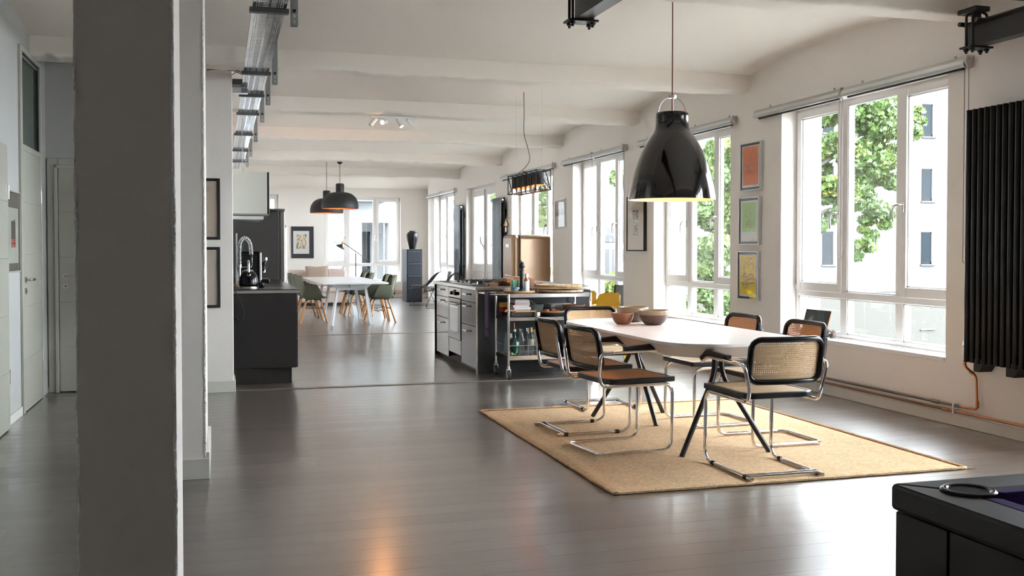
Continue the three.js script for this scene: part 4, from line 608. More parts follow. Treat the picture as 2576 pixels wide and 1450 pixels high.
{
  // lower shelf: glass
  const y = .2345, g = M.glassware, z = -9.6;
  const vessel = (name, label, cat, prof, pos, m = g, group) => { const o = thing(name, label, cat, pos, 0, group); part('glass_body', lathe(prof, 28), m, o); return o; };
  const rib = (r0, r1, h, n) => { const p = [[0, 0], [r0, 0]]; for (let i = 0; i <= n * 2; i++) p.push([lerp(r0, r1, i / (n * 2)) + (i % 2 ? .0018 : 0), .006 + (h - .006) * i / (n * 2)]); return p; };
  const grn = phys(rgb(.005, .12, .07), .05, { transmission: .6, thickness: 0, ior: 1.5, clearcoat: 1 });
  const b = vessel('green_bottle', 'bulbous emerald green glass bottle with a steel pourer on the lower trolley shelf', 'bottle', [[0, 0], [.03, 0], [.036, .01], [.05, .07], [.052, .105], [.04, .145], [.018, .175], [.012, .19], [.012, .235], [.014, .24]], [2.828, y, z + .06], grn); part('stopper', cyl(.013, .013, .02, 0, .24, 0, 14), std(rgb(.6, .6, .58), .4), b); part('pourer', rod(V(0, .26, 0), V(-.006, .33, .0), .0035, 8), M.copper, b); part('label', box(.045, .022, .002, -.01, .02, .036, .0005).rotateY(-.3), std(rgb(.45, .5, .3), .7), b);
  vessel('ribbed_carafe', 'clear ribbed carafe with a narrow neck just right of the green bottle', 'carafe', [...rib(.038, .04, .15, 9), [.03, .175], [.018, .2], [.014, .235], [.02, .262]], [2.905, y, z + .03], g, 'glass vessels on the lower trolley shelf');
  vessel('ribbed_carafe', 'clear ribbed carafe between the narrow-necked one and the label bottle', 'carafe', [...rib(.04, .043, .19, 11), [.044, .2]], [2.99, y, z + .06], g, 'glass vessels on the lower trolley shelf');
  vessel('glass_jug', 'square clear glass jar at the left end of the lower trolley shelf', 'jar', [[0, 0], [.05, 0], [.052, .01], [.05, .16], [.04, .18], [.038, .21]], [2.815, y, z - .12], g, 'glass vessels on the lower trolley shelf');
  vessel('drinking_glass', 'tall drinking glass in the back row behind the green bottle', 'glass', [[0, 0], [.032, 0], [.036, .2]], [2.87, y, z - .13], g, 'glass vessels on the lower trolley shelf');
  vessel('drinking_glass', 'tall drinking glass in the back row behind the carafes', 'glass', [[0, 0], [.03, 0], [.035, .22]], [2.95, y, z - .1], g, 'glass vessels on the lower trolley shelf');
  vessel('wide_jug', 'flared clear jug at the back of the lower trolley shelf', 'jug', [[0, 0], [.04, 0], [.03, .16], [.045, .25]], [3.06, y, z - .16], g, 'glass vessels on the lower trolley shelf');
  const gold = vessel('gold_cap_bottle', 'clear bottle with a gold cap behind the second carafe', 'bottle', [[0, 0], [.036, 0], [.037, .01], [.036, .17], [.014, .205], [.014, .23]], [3.03, y, z - .04]); part('cap', cyl(.0165, .0155, .045, 0, .222, 0, 18), std(rgb(.5, .3, .07), .35, { metalness: .6 }), gold); part('label', new THREE.CylinderGeometry(.0375, .0375, .07, 16, 1, true, -.9, 1.8).translate(0, .12, 0), std(rgb(.5, .4, .32), .7), gold);
  const sy = vessel('syrup_bottle', 'clear bottle with a white label and red cap on the lower trolley shelf', 'bottle', [[0, 0], [.037, 0], [.039, .01], [.038, .165], [.02, .195], [.013, .215], [.013, .25]], [3.09, y, z + .05]); part('cap', cyl(.015, .014, .03, 0, .245, 0, 16), std(rgb(.5, .03, .03), .4), sy); part('seal', cyl(.0145, .0145, .025, 0, .22, 0, 16), std(rgb(.75, .74, .72), .5), sy);
  part('label', new THREE.CylinderGeometry(.0395, .0395, .12, 24, 1, true, -1.2, 2.4).translate(0, .085, 0), std(rgb(1, 1, 1), .6, { map: canvasTex(512, 256, (x, w, h) => { x.fillStyle = '#efece2'; x.fillRect(0, 0, w, h); x.fillStyle = '#4a4136'; x.font = 'bold 62px serif'; x.textAlign = 'center'; x.fillText('MONIN', w / 2, 90); x.strokeStyle = '#a8792a'; x.lineWidth = 14; x.beginPath(); x.moveTo(150, 130); x.lineTo(256, 175); x.lineTo(362, 130); x.moveTo(160, 190); x.lineTo(256, 150); x.lineTo(352, 190); x.stroke(); }) }), sy);
  vessel('steel_cup', 'small steel cup near the right end of the lower trolley shelf', 'cup', [[0, 0], [.026, 0], [.03, .06], [.028, .06], [.024, .004], [0, .004]], [3.235, y, z + .06], M.steel);
  vessel('dark_pot', 'dark cylindrical pot behind the chairs on the lower trolley shelf', 'pot', [[0, 0], [.08, 0], [.085, .01], [.085, .2], [.08, .205], [0, .205]], [3.45, y, z - .05], M.blackmatte);
  const bo = vessel('dark_bottle', 'dark wine bottle standing behind the dark pot on the lower trolley shelf', 'bottle', [[0, 0], [.036, 0], [.038, .01], [.038, .2], [.014, .24], [.014, .3]], [3.31, y, z - .14], phys(rgb(.03, .012, .006), .06, { clearcoat: 1 })); part('capsule', cyl(.0155, .0155, .05, 0, .255, 0, 14), std(rgb(.2, .02, .02), .4), bo);
  const dr = thing('copper_cup', 'hanging copper measuring cup on a hook at the right end of the trolley', 'cup', [3.585, .74, -9.44]); part('cup', lathe([[.012, .03], [.02, -.03], [.022, -.04], [.0, -.04]], 20), M.copper, dr); part('hook', tube([V(0, .03, 0), V(.004, .06, 0), V(.016, .08, 0), V(.02, .07, 0)], .0018, 6), M.chrome, dr);
}
// yellow stools behind the island
function stool(label, pos, ry) {
  const s = thing('bar_stool', label, 'stool', pos, ry, 'yellow bar stools'), y = phys(rgb(.62, .43, .012), .4);
  const shell = grid(20, 18, (u, v) => { const a = u * 2 - 1; const w = v < .55 ? .2 : lerp(.2, .16, sstep(.55, 1, v)) * Math.sqrt(1 - .7 * sstep(.82, 1, v) ** 2), z = v < .5 ? lerp(.18, -.12, v / .5) : lerp(-.12, -.2, (v - .5) / .5), yb = v < .5 ? .64 - .012 * Math.sin(v * 2 * PI) : lerp(.64, .80, ((v - .5) / .5) ** .8), e = sstep(.35, .75, v) * (1 - sstep(.85, 1, v) * .2); const x = w * Math.sin(a * PI / 2 * .95); return V(x, yb + .012 * a * a, z + .045 * a * a * e + (v < .12 ? 0 : 0)); });
  y.side = THREE.DoubleSide; part('shell', shell, y, s); const lg = std(rgb(.72, .5, .01), .4);
  for (const [a, b] of [[-1, 1], [1, 1], [-1, -1], [1, -1]]) part('leg', rod(V(a * .12, .63, b * .1 - .01), V(a * .2, .01, b * .19), .009, 8), lg, s);
  part('foot_ring', tube(fillet([V(-.175, .22, .165), V(.175, .22, .165), V(.175, .22, -.165), V(-.175, .22, -.165)], .04, 4, true), .007, 8, true), lg, s);
}
stool('yellow moulded bar stool half hidden behind the end of the island', [4.1, 0, -11.15], -1.2); stool('yellow moulded bar stool with its whole backrest showing beside the window pier', [4.13, 0, -10.5], -1.2);

// ---------- kitchen run on the left ----------
{
  const Z0 = -9.82, Z1 = -12.98, X0 = .12, XF2 = .722;
  const dk = phys(rgb(.026, .024, .023), .22, { clearcoat: .6, clearcoatRoughness: .1 });
  const k = thing('base_cabinet', 'dark grey glossy kitchen base cabinet with its end panel facing us beside the pier', 'cabinet');
  part('end_panel', bx(X0, .715, .155, .872, Z0 - .02, Z0, .002), dk, k); part('carcass', bx(X0 + .01, .70, .15, .87, Z1, Z0 - .02), M.blackmatte, k); part('plinth', [bx(X0 + .01, .637, 0, .15, Z0 - .12, Z0 - .03, .001)], dk, k); part('plinth_return', bx(.64, .664, 0, .15, Z1, Z0 - .05), dk, k);
  for (let i = 0; i < 4; i++) { const z = Z0 - .02 - i * .785; for (const [y0, y1] of [[.155, .43], [.435, .7], [.705, .868]]) { const d = part('drawer', bx(.7, .722, y0, y1, z - .78, z, .002), dk, k); part('handle', bx(.722, .745, y1 - .03, y1 - .022, z - .6, z - .18, .002), M.steel, d); } }
  const w = thing('worktop', 'black worktop with a steel-coloured front edge on the left kitchen run', 'worktop'); part('slab', bx(X0, .736, .874, .912, Z1, Z0 + .004, .001), M.blacksatin, w); part('edge_band', [bx(X0, .737, .876, .903, Z0 + .002, Z0 + .0065), bx(.7345, .7375, .876, .903, Z1, Z0 + .005)], std(rgb(.30, .285, .26), .4, { metalness: .4 }), w);
  part('sink_rim', [bx(.3, .62, .911, .914, -10.95, -10.55, .001)], M.steel, w); part('sink_bowl', bx(.32, .6, .905, .9145, -10.93, -10.57), M.blackmatte, w);
  const u = thing('wall_cabinet', 'white wall cabinet with a dark front edge hanging above the left worktop', 'cabinet');
  part('side_panel', bx(.125, .468, 1.662, 2.085, -10.53, -10.5, .001), std(rgb(.56, .56, .5), .45), u); part('carcass', bx(.125, .468, 1.662, 2.085, -12.4, -10.53), M.white, u); part('door', bx(.469, .49, 1.655, 2.088, -11.45, -10.5, .002), dk, u); part('door', bx(.469, .49, 1.655, 2.088, -12.4, -11.455, .002), dk, u); part('bottom_panel', bx(.125, .485, 1.645, 1.662, -12.4, -10.5), std(rgb(.2, .2, .19), .5), u);
  const hd = thing('under_cabinet_hood', 'flat white extractor strip under the white wall cabinet', 'hood'); part('body', bx(.13, .43, 1.60, 1.636, -11.2, -10.45, .003), std(rgb(.6, .6, .56), .4), hd); part('filter', bx(.15, .41, 1.594, 1.6, -11.15, -10.5), M.alu, hd);
  const bs = solo('wall_socket', 'small white socket plate on the pier wall above the worktop', 'socket', bx(.116, .126, 2.0, 2.06, -9.9, -9.84, .002), M.white);
  solo('splashback', 'dark splashback panel along the wall behind the worktop', 'panel', bx(.116, .122, .914, 1.6, -13.0, -9.83), panelDark);
  const f = thing('tall_fridge', 'tall dark grey fridge freezer with steel doors at the end of the kitchen run', 'fridge');
  part('side_panel', bx(.13, .725, .02, 1.80, -13.05, -13.02, .003), std(rgb(.055, .05, .046), .4), f); part('body', bx(.13, .72, .02, 1.78, -13.93, -13.05, .004), std(rgb(.06, .055, .05), .5), f); part('top_panel', bx(.13, .80, 1.79, 1.815, -13.93, -13.02, .004), std(rgb(.12, .12, .1), .4), f);
  const gasket = part('gasket', bx(.725, .742, .03, 1.78, -13.9, -13.03), M.rubber, f); for (const [z0, z1, hz] of [[-13.025, -13.47, -13.43], [-13.48, -13.93, -13.52]]) { const d = part('door', bx(.742, .80, .55, 1.785, z1, z0, .012, 2), std(rgb(.36, .32, .28), .32, { metalness: .9 }), f); part('handle', tube(fillet([V(.80, 1.62, hz), V(.84, 1.6, hz), V(.84, .75, hz), V(.80, .72, hz)], .05, 5), .012, 8), M.chrome, d); } part('freezer_drawer', bx(.742, .80, .05, .54, -13.93, -13.025, .012, 2), std(rgb(.62, .6, .57), .3, { metalness: .9 }), f); part('bracket', bx(.3, .7, 1.775, 1.79, -13.1, -13.02), M.blackmatte, f);
  // kettle
  const kt = thing('kettle', 'round glossy black kettle with a chrome handle on the left worktop', 'kettle', [.27, .913, -10.12]);
  part('base', [cyl(.085, .082, .012, 0, 0, 0, 32), cyl(.08, .08, .006, 0, .012, 0, 32)], M.nickel, kt); part('body', lathe([[0, .02], [.085, .02], [.092, .04], [.09, .085], [.078, .13], [.06, .16], [.045, .17], [0, .172]], 40), M.black, kt); part('lid', lathe([[.046, .168], [.04, .18], [.015, .186], [.012, .2], [.006, .21], [0, .21]], 24), M.chrome, kt); part('spout', rod(V(0, .1, .07), V(0, .155, .115), .02, 14, .014), M.black, kt); part('spout_tip', sph(.019, 0, .135, .1, 14, 10), M.nickel, kt);
  part('handle', tube(fillet([V(0, .155, .05), V(0, .255, .045), V(0, .275, 0), V(0, .25, -.06), V(0, .16, -.055)], .03, 6), .011, 10), M.chrome, kt);
  // spring faucet
  const fa = thing('spring_tap', 'tall kitchen tap with a spiral spring hose behind the black kettle', 'tap', [.19, .913, -10.42]);
  const neck = new THREE.CatmullRomCurve3([V(0, .19, 0), V(0, .38, 0), V(.012, .46, 0), V(.055, .5, 0), V(.098, .46, 0), V(.113, .38, 0), V(.116, .33, 0)]);
  part('column', [cyl(.022, .018, .03, 0, 0, 0, 18), rod(V(0, .03, 0), V(0, .22, 0), .012, 14)], M.nickel, fa); part('hose', tube(neck.getPoints(40), .0075, 8), M.cable, fa);
  const hel = []; for (let i = 0; i <= 700; i++) { const t = i / 700, p = neck.getPointAt(t), d = neck.getTangentAt(t), n1 = V(-d.y, d.x, 0).normalize(), a = t * 2 * PI * 40; hel.push(p.addScaledVector(n1, .0165 * Math.cos(a)).add(V(0, 0, .0165 * Math.sin(a)))); } part('spring', tube(hel, .0042, 5), M.chrome, fa);
  part('collar', [cyl(.02, .02, .03, 0, .2, 0, 18), rod(V(0, .205, 0), V(.115, .205, 0), .004, 8)], M.nickel, fa); part('spray_head', [cyl(.013, .011, .09, .116, .22, 0, 14), cyl(.014, .014, .02, .116, .31, 0, 14)], M.blackmatte, fa); part('lever', [rod(V(.01, .12, 0), V(.05, .14, .02), .006, 8), rod(V(.116, .2, .0), V(.124, .3, .012), .005, 8)], M.nickel, fa);
  // coffee machine
  const cm = thing('coffee_machine', 'black fully automatic coffee machine in front of the tall fridge', 'coffee machine', [.19, .913, -11.75]);
  part('body', bx(0, .25, 0, .36, -.16, .16, .012, 2), M.black, cm); part('side_grille', Array.from({ length: 16 }, (_, i) => bx(.03, .22, .05 + i * .018, .055 + i * .018, .159, .163)), M.blackmatte, cm); part('front_trim', bx(.235, .262, .03, .35, -.15, .165, .012, 2), M.alu, cm); part('spout', [bx(.25, .31, .2, .24, -.03, .05, .008), bx(.27, .3, .13, .2, -.02, .03, .006), cyl(.018, .02, .06, .305, .235, .02, 14)], M.black, cm); part('spout_trim', [cyl(.02, .02, .03, .312, .26, .02, 16), rod(V(.3, .16, .01), V(.33, .19, .01), .004, 8), cyl(.012, .012, .03, .3, .12, .01, 12)], M.chrome, cm); const tr = part('drip_tray', bx(.2, .35, 0, .045, -.13, .13, .01, 2), M.black, cm); part('drip_grid', bx(.21, .345, .045, .049, -.12, .12, .001), M.copper, tr);
  bowl('black_cup', 'small black cup on the worktop right beside the kettle', .03, .048, .018, M.black, [.395, .914, -10.2]);
  const mb = thing('magnetic_board', 'white-edged board standing edge-on against the splashback behind the kettle', 'board', [.157, .93, -10.42]); part('panel', bx(-.004, .014, .02, .53, -.35, .0, .002), std(rgb(.66, .66, .62), .4), mb); part('photo', [bx(-.006, -.004, .1, .2, -.2, -.1), bx(-.006, -.004, .25, .4, -.25, -.1)], std(rgb(.5, .42, .3), .6), mb);
  const gj = M.glassware; solo('glass_jar', 'clear glass jar standing between the tap and the coffee machine', 'jar', lathe([[0, 0], [.035, 0], [.037, .01], [.037, .11], [.025, .13], [.025, .15]], 22), gj, [.235, .913, -11.0], 0, 'glass jars behind the tap'); solo('glass_jar', 'clear glass jar close behind the tap column by the white-edged board', 'jar', lathe([[0, 0], [.035, 0], [.037, .01], [.037, .11], [.025, .13], [.025, .15]], 22), gj, [.16, .913, -11.05], 0, 'glass jars behind the tap');
  solo('knife_block', 'small wooden block at the back of the worktop beside the kettle', 'block', bx(-.02, .02, 0, .1, -.05, .05, .004), beech, [.15, .913, -10.6]);
  solo('power_cord', 'black power cord looping from the worktop down over the dark cabinet end', 'cord', tube(new THREE.CatmullRomCurve3([V(.134, 1.2, -9.83), V(.14, 1.0, -9.81), V(.142, .9, -9.808), V(.19, .8, -9.81), V(.215, .68, -9.81), V(.2, .625, -9.812), V(.16, .635, -9.812), V(.14, .67, -9.812)]).getPoints(50), .0028, 6), M.cable);
}

// ---------- far living and dining area ----------
const retroM = phys(rgb(.33, .205, .115), .34, { metalness: .65, clearcoat: .5, clearcoatRoughness: .15 });
{
  const f = thing('retro_fridge', 'bronze retro fridge with rounded corners and a chrome handle against the window wall', 'fridge', [4.505, 0, -15.33]);
  const W = .60, H = 1.53; // local: x 0..0.77 depth from door to wall, z 0..-W
  const prof = (w, h, r) => rrect(w, h, r);
  const body = extr(prof(W, 1.47, .09), .52, .012, 10).rotateY(PI / 2).translate(.13, .06 + .735, -W / 2); part('body', body, retroM, f);
  const door = extr(prof(W + .004, 1.475, .09), .122, .055, 10).rotateY(PI / 2).translate(0, .06 + .737, -W / 2); part('door', door, retroM, f); part('door_gap', extr(prof(W - .02, 1.45, .08), .02).rotateY(PI / 2).translate(.116, .06 + .735, -W / 2), M.rubber, f);
  const d = f.children[1]; part('handle', [tube(fillet([V(.0, .87, -.08), V(-.05, .875, -.08), V(-.055, .875, -.24), V(-.0, .87, -.25)], .03, 5), .014, 10)], M.chrome, d);
  const font = await new FontLoader().loadAsync('fonts/droid/droid_sans_bold.typeface.json'); const tg = new TextGeometry('SMEG', { font, size: .05, depth: .006, curveSegments: 3 }); tg.computeBoundingBox(); tg.translate(-.09, 0, 0).rotateY(-PI / 2).translate(-.002, 1.33, -W / 2 + .02); part('emblem', tg, M.chrome, d);
  part('foot', [[.1, -.08], [.1, -W + .08], [.6, -.08], [.6, -W + .08]].map(([x, z]) => cyl(.02, .024, .07, x, 0, z, 12)), M.blackmatte, f);
}
{
  const c = thing('filing_cabinet', 'dark blue-grey four-drawer steel filing cabinet in the far corner', 'filing cabinet', [4.56, 0, -24.32]), m = std(rgb(.010, .013, .021), .45);
  part('carcass', bx(-.19, .19, 0, 1.295, -.31, .3, .004), m, c); part('edge_strip', [bx(-.19, -.178, 0, 1.295, .3, .32), bx(.178, .19, 0, 1.295, .3, .32), bx(-.19, .19, 1.26, 1.295, .3, .32)], m, c);
  for (let i = 0; i < 4; i++) { const y = .06 + i * .3, d = part('drawer', [bx(-.172, .172, y, y + .275, .3, .325, .004)], m, c); part('grip_lip', bx(-.172, .172, y + .262, y + .29, .305, .345, .006), std(rgb(.05, .06, .08), .35), d); part('label_holder', [bx(.04, .14, y + .2, y + .205, .325, .33), bx(.04, .14, y + .235, y + .24, .325, .33), bx(.04, .045, y + .2, y + .24, .325, .33), bx(.135, .14, y + .2, y + .24, .325, .33)], M.blackmatte, d); } part('lock', cyl(.01, .01, .01, 0, 0, 0, 12).rotateX(PI / 2).translate(.155, 1.277, .32), M.chrome, c);
  const v = thing('floor_vase', 'tall shouldered black vase standing on the filing cabinet', 'vase', [4.565, 1.297, -24.3]); part('body', lathe([[0, 0], [.075, 0], [.08, .01], [.095, .08], [.13, .22], [.145, .32], [.14, .375], [.11, .415], [.075, .43]], 44), M.black, v); part('neck', lathe([[.075, .43], [.068, .437], [.08, .447], [.078, .452], [.055, .45], [.05, .40]], 36), M.blackmatte, v);
}
{
  // far white table with A-frame trestles
  const t = thing('far_table', 'long white table with slanted trestle legs at the far end of the loft', 'table', [2.15, 0, -18.4]), w = phys(rgb(.62, .625, .63), .3), W = 1.12, L = 3.7;
  part('tabletop', flat(extr(rrect(W, L, .04), .028, .004)).translate(0, .713, 0), w, t);
  for (const z of [1.35, .0, -1.2]) {
    const s = part('trestle', [extr(poly([[-.36, .705], [.36, .705], [.22, .6], [-.22, .6]]), .03, .003).translate(0, 0, z - .015)], w, t);
    for (const [x, dz] of [[-1, .16], [1, .16], [-1, -.16], [1, -.16]]) part('leg', bar(V(x * .24, .64, z + dz * .3), V(x * .34, 0, z + dz), .055, .03), w, s);
  }
  part('beam', bx(-.03, .03, .65, .7, -1.3, 1.45), w, t);
}
{
  const oakM = std(rgb(.50, .235, .085), .5, { map: rep(tGrain, 3, 1.5) }), olive = std(rgb(.085, .092, .058), .5, { side: THREE.DoubleSide });
  const shellFn = (u, v) => {
    const a = u * 2 - 1, A = Math.abs(a), prof = [[.235, .445], [.2, .455], [.1, .435], [-.02, .42], [-.13, .42], [-.21, .46], [-.255, .56], [-.285, .68], [-.315, .78], [-.33, .835]], q = v * 9, i = Math.min(8, Math.floor(q)), f = q - i;
    const z0 = lerp(prof[i][0], prof[i + 1][0], f), y0 = lerp(prof[i][1], prof[i + 1][1], f);
    const seat = 1 - sstep(.45, .72, v), w = lerp(lerp(.235, .27, sstep(0, .4, v)), .15, sstep(.6, 1, v)) * Math.sqrt(1 - .8 * sstep(.9, 1, v) ** 2);
    const arm = sstep(.12, .3, v) * (1 - sstep(.62, .74, v)), lift = sstep(.6, 1, A);
    return V(Math.sign(a) * w * Math.min(1, A / .78) + Math.sign(a) * .03 * arm * lift, y0 + arm * lift * (.665 - y0) * 1, z0 + (1 - seat) * .12 * A * A + arm * lift * .03);
  };
  const c = thing('shell_armchair', 'olive shell armchair with oak legs, nearest on the left of the far table', 'chair', [1.58, 0, -17.8], 1.5, 'olive armchairs round the far table');
  part('shell', grid(28, 30, shellFn), olive, c); part('seat_pad', flat(extr(rrect(.36, .34, .1), .014, .004)).translate(0, .436, .03), M.blackmatte, c);
  for (const [x, z] of [[-1, 1], [1, 1], [-1, -1], [1, -1]]) { const l = part('leg', rod(V(x * .13, .385, z * .13), V(x * .235, 0, z * .235), .017, 12, .017).scale(1, 1, 1), oakM, c); part('leg_cap', rod(V(x * .115, .42, z * .115), V(x * .135, .375, z * .135), .014, 10), M.blackmatte, l); }
  part('stretcher', [rod(V(-.17, .24, .17), V(.17, .24, .17), .008, 8), rod(V(-.17, .24, -.17), V(.17, .24, -.17), .008, 8), rod(V(-.18, .2, .05), V(.18, .2, .05), .009, 8), rod(V(-.18, .2, -.05), V(.18, .2, -.05), .009, 8)], oakM, c);
  part('brace', [rod(V(-.165, .26, -.165), V(-.165, .26, .165), .004, 6), rod(V(.165, .26, -.165), V(.165, .26, .165), .004, 6), rod(V(-.12, .41, -.12), V(.12, .41, .12), .006, 6), rod(V(.12, .41, -.12), V(-.12, .41, .12), .006, 6)], M.blackmatte, c);
  const at = [[1.56, -18.75, 1.6, 'olive shell armchair, second on the left of the far table'], [1.55, -19.75, 1.5, 'olive shell armchair, third on the left of the far table, close to the fridge edge'], [2.74, -17.75, -1.5, 'olive shell armchair with oak legs, nearest on the right of the far table'], [2.74, -18.45, -1.62, 'olive shell armchair just behind the nearest one on the right of the far table'], [2.6, -19.6, -1.5, 'olive shell armchair, third on the right of the far table beside the floor lamp pole'], [2.58, -20.35, -1.6, 'olive shell armchair farthest back on the right of the far table']];
  for (const [x, z, r, l] of at) copy(c, [x, 0, z], r, l);
}
{
  // sofa, cushion
  const fm = std(rgb(.60, .49, .43), .95, { bumpMap: rep(tFabric, 6), bumpScale: .003 }), s = thing('sofa', 'pale pinkish beige sofa standing behind the far dining table', 'sofa', [2.06, 0, -23.55]);
  part('plinth', bx(-1.0, .82, .0, .06, -.38, .36), M.blackmatte, s); part('seat_base', bx(-1.02, .84, .06, .30, -.4, .4, .03, 3), fm, s); part('seat_cushion', bx(-1.0, -.1, .30, .44, -.3, .42, .05, 3), fm, s); part('seat_cushion', bx(-.09, .82, .30, .44, -.3, .42, .05, 3), fm, s); part('back_cushion', box(.95, .42, .2, -.59, .60, -.3, .08, 4).rotateX(0), fm, s); part('back_cushion', box(.92, .42, .2, .37, .62, -.3, .08, 4), fm, s); part('armrest', box(.2, .6, .8, -1.1, .56, 0, .08, 4), fm, s);
  const cu = thing('cushion', 'beige square cushion leaning on the sofa back', 'cushion', [2.17, .745, -23.56], .02), N = 22; const pil = (sg) => grid(N, N, (u, v) => { const a = u * 2 - 1, b = v * 2 - 1, e = (1 - a ** 4) * (1 - b ** 4); const pin = 1 - .06 * (1 - Math.abs(a)) * b * b - 0; return V(a * .265 * (1 - .05 * (1 - b * b)), b * .16 * (1 - .08 * (1 - a * a)) + .0 - .02 * Math.exp(-(a * a) * 18) * (b > 0 ? b : 0), sg * (.07 * Math.sqrt(Math.max(e, 0)) + .004 * fbm(u, v, 8, 8, 2, 3))); });
  const cm2 = std(rgb(.50, .38, .30), .9, { bumpMap: rep(tFabric, 8), bumpScale: .003, side: THREE.DoubleSide }); part('cover', [pil(1), pil(-1)], cm2, cu); part('piping', tube(fillet([V(-.262, -.158, 0), V(.262, -.158, 0), V(.262, .158, 0), V(0, .135, 0), V(-.262, .158, 0)], .02, 4, true), .006, 6, true), cm2, cu);
}
{
  const l = thing('floor_lamp', 'slim floor lamp with a tilted black metal shade in front of the far window', 'lamp', [3.13, 0, -24.0]);
  part('base', [cyl(.13, .12, .02, 0, 0, 0, 32)], M.blackmatte, l); part('pole', rod(V(0, .02, 0), V(0, 1.24, 0), .011, 10), M.blacksatin, l); part('joint', [sph(.022, 0, 1.25, 0, 12, 8), cyl(.012, .012, .05, 0, 1.19, 0, 10)], M.brass, l); part('arm', rod(V(.3, 1.03, 0), V(-.3, 1.455, 0), .0085, 8), M.blacksatin, l);
  const h = part('shade', lathe([[.028, .09], [.032, .075], [.07, .05], [.105, .02], [.108, 0], [.1, .0], [.066, .045], [.02, .07]], 28).rotateZ(-.5).translate(-.375, 1.335, 0), M.blacksatin, l); part('socket', lathe([[.0, .175], [.02, .165], [.028, .15], [.026, .09], [0, .09]], 18).rotateZ(-.5).translate(-.375, 1.335, 0), M.brass, h); part('bulb', sph(.03, -.368, 1.35, 0, 12, 8), std(rgb(.8, .65, .45), .4), h); part('cable', tube([V(-.3, 1.49, 0), V(-.27, 1.5, 0), V(-.24, 1.42, 0)], .004, 6), M.brass, h);
}
// wire chairs
function wireChair(label, pos, ry) {
  const c = thing('wire_chair', label, 'chair', pos, ry, 'black wire lounge chairs'), rr = .0042, P = (u, v) => { const a = u * 2 - 1, b = v; const half = .36 * Math.sin(PI * clamp(.12 + .76 * b)) + .07; return V(a * half, .40 + .10 * (b - .5) + .32 * sstep(.45, 1, b) + .1 * a * a * (1 - b), lerp(.34, -.36, b) - .02 * a * a); }, w = [];
  for (let i = 0; i <= 14; i++) w.push(tube(Array.from({ length: 14 }, (_, k) => P(i / 14, k / 13)), i % 14 ? rr * .7 : rr * 1.5, 4)); for (let k = 0; k <= 14; k++) w.push(tube(Array.from({ length: 12 }, (_, i) => P(i / 11, k / 14)), k % 14 ? rr * .7 : rr * 1.5, 4));
  part('wire_shell', w, M.blackmatte, c);
  for (const s of [-1, 1]) part('sled_leg', tube(fillet([V(s * .22, .42, .12), V(s * .28, .008, .3), V(s * .28, .008, -.3), V(s * .2, .44, -.12)], .03, 4), .006, 6), M.blackmatte, c); part('cross_rod', [rod(V(-.24, .4, .12), V(.24, .4, .12), .006, 6), rod(V(-.28, .008, .3), V(.28, .008, .3), .006, 6)], M.blackmatte, c);
}
wireChair('black wire mesh lounge chair, the one farther from us beside the filing cabinet', [4.55, 0, -22.75], -1.9); wireChair('black wire mesh lounge chair, the nearer one partly behind the island corner', [4.66, 0, -21.6], -1.75);
{
  const b = thing('book', 'dark book leaning with others on the sill of the farthest side window', 'book', [5.30, .495, -23.6], -PI / 2, 'books on the far sill'); part('cover', bx(-.11, .11, 0, .27, -.015, .015, .002).rotateX(-.2), M.blackmatte, b); part('page_block', bx(-.107, .112, .004, .266, -.011, .011).rotateX(-.2), M.white, b);
  const b2 = copy(b, [5.29, .495, -23.36], -PI / 2 - .1, 'paler book leaning nearer to us on the sill of the farthest side window'); b2.children[0].material = std(rgb(.3, .22, .16), .6);
  // radiators on the far wall
  const r = thing('low_radiator', 'low black ribbed radiator under the far window beside the filing cabinet', 'radiator', [3.86, .06, FAR + .09]); for (let i = 0; i < 5; i++) part('rib', box(.64, .05, .09, .32, .05 + i * .066, 0, .014), M.blackmatte, r); part('foot', [bx(.05, .08, -.06, .04, -.02, .02), bx(.56, .59, -.06, .04, -.02, .02)], M.blackmatte, r);
  const p = thing('heating_pipe', 'pair of copper heating pipes along the foot of the far wall', 'pipe'); part('pipe', rod(V(2.6, .17, FAR + .035), V(5.4, .17, FAR + .035), .011, 10), M.copper, p); part('pipe', rod(V(2.6, .12, FAR + .035), V(5.4, .12, FAR + .035), .011, 10), M.copper, p);
}

// ---------- window wall: blinds, radiators, pipes, pictures ----------
function blind(label, zs, drops, tilt = 0) {   // zs: [near, (joint), far]
  const b = thing('roller_blind', label, 'blind', [0, 0, 0]);
  const prof = poly([[.0, .075], [.03, .078], [.055, .05], [.062, .02], [.05, 0], [0, 0]]);
  for (let i = 0; i < zs.length - 1; i++) {
    const a = zs[i], c = zs[i + 1], L = a - c - .03;
    part('cassette', extr(prof, L, .002).rotateY(PI).translate(XR - .022, 2.604, a - .02), M.alu, b);
    const f = part('blind_roll', rod(V(XR - .04, 2.6, a - .06), V(XR - .04, 2.6, c + .06), .011, 10), M.blackmatte, b); void f;
    part('end_cap', [extr(poly([[0, .085], [.06, .085], [.068, .03], [.035, -.012], [0, 0]]), .016, .002).rotateY(PI).translate(XR - .012, 2.602, a), cyl(.008, .008, .02, 0, 0, 0, 10).rotateX(PI / 2).translate(XR - .055, 2.66, a + .008)], M.nickel, b);
    for (const q of [a - .2, c + .2]) part('bracket', bx(XR - .01, XR, 2.66, 2.715, q, q + .015), M.nickel, b);
    if (drops[i]) { const y1 = drops[i], z = a - .006, s = []; s.push(tube(fillet([V(XR - .055, 2.6, z + .012), V(XR - .055, y1, z + .012), V(XR - .055, y1, z - .012 - .018), V(XR - .055, 2.6, z - .03)], .014, 6), .0024, 5)); part('bead_chain', s, std(rgb(.24, .2, .19), .5, { metalness: .5 }), b); }
  }
  return b;
}
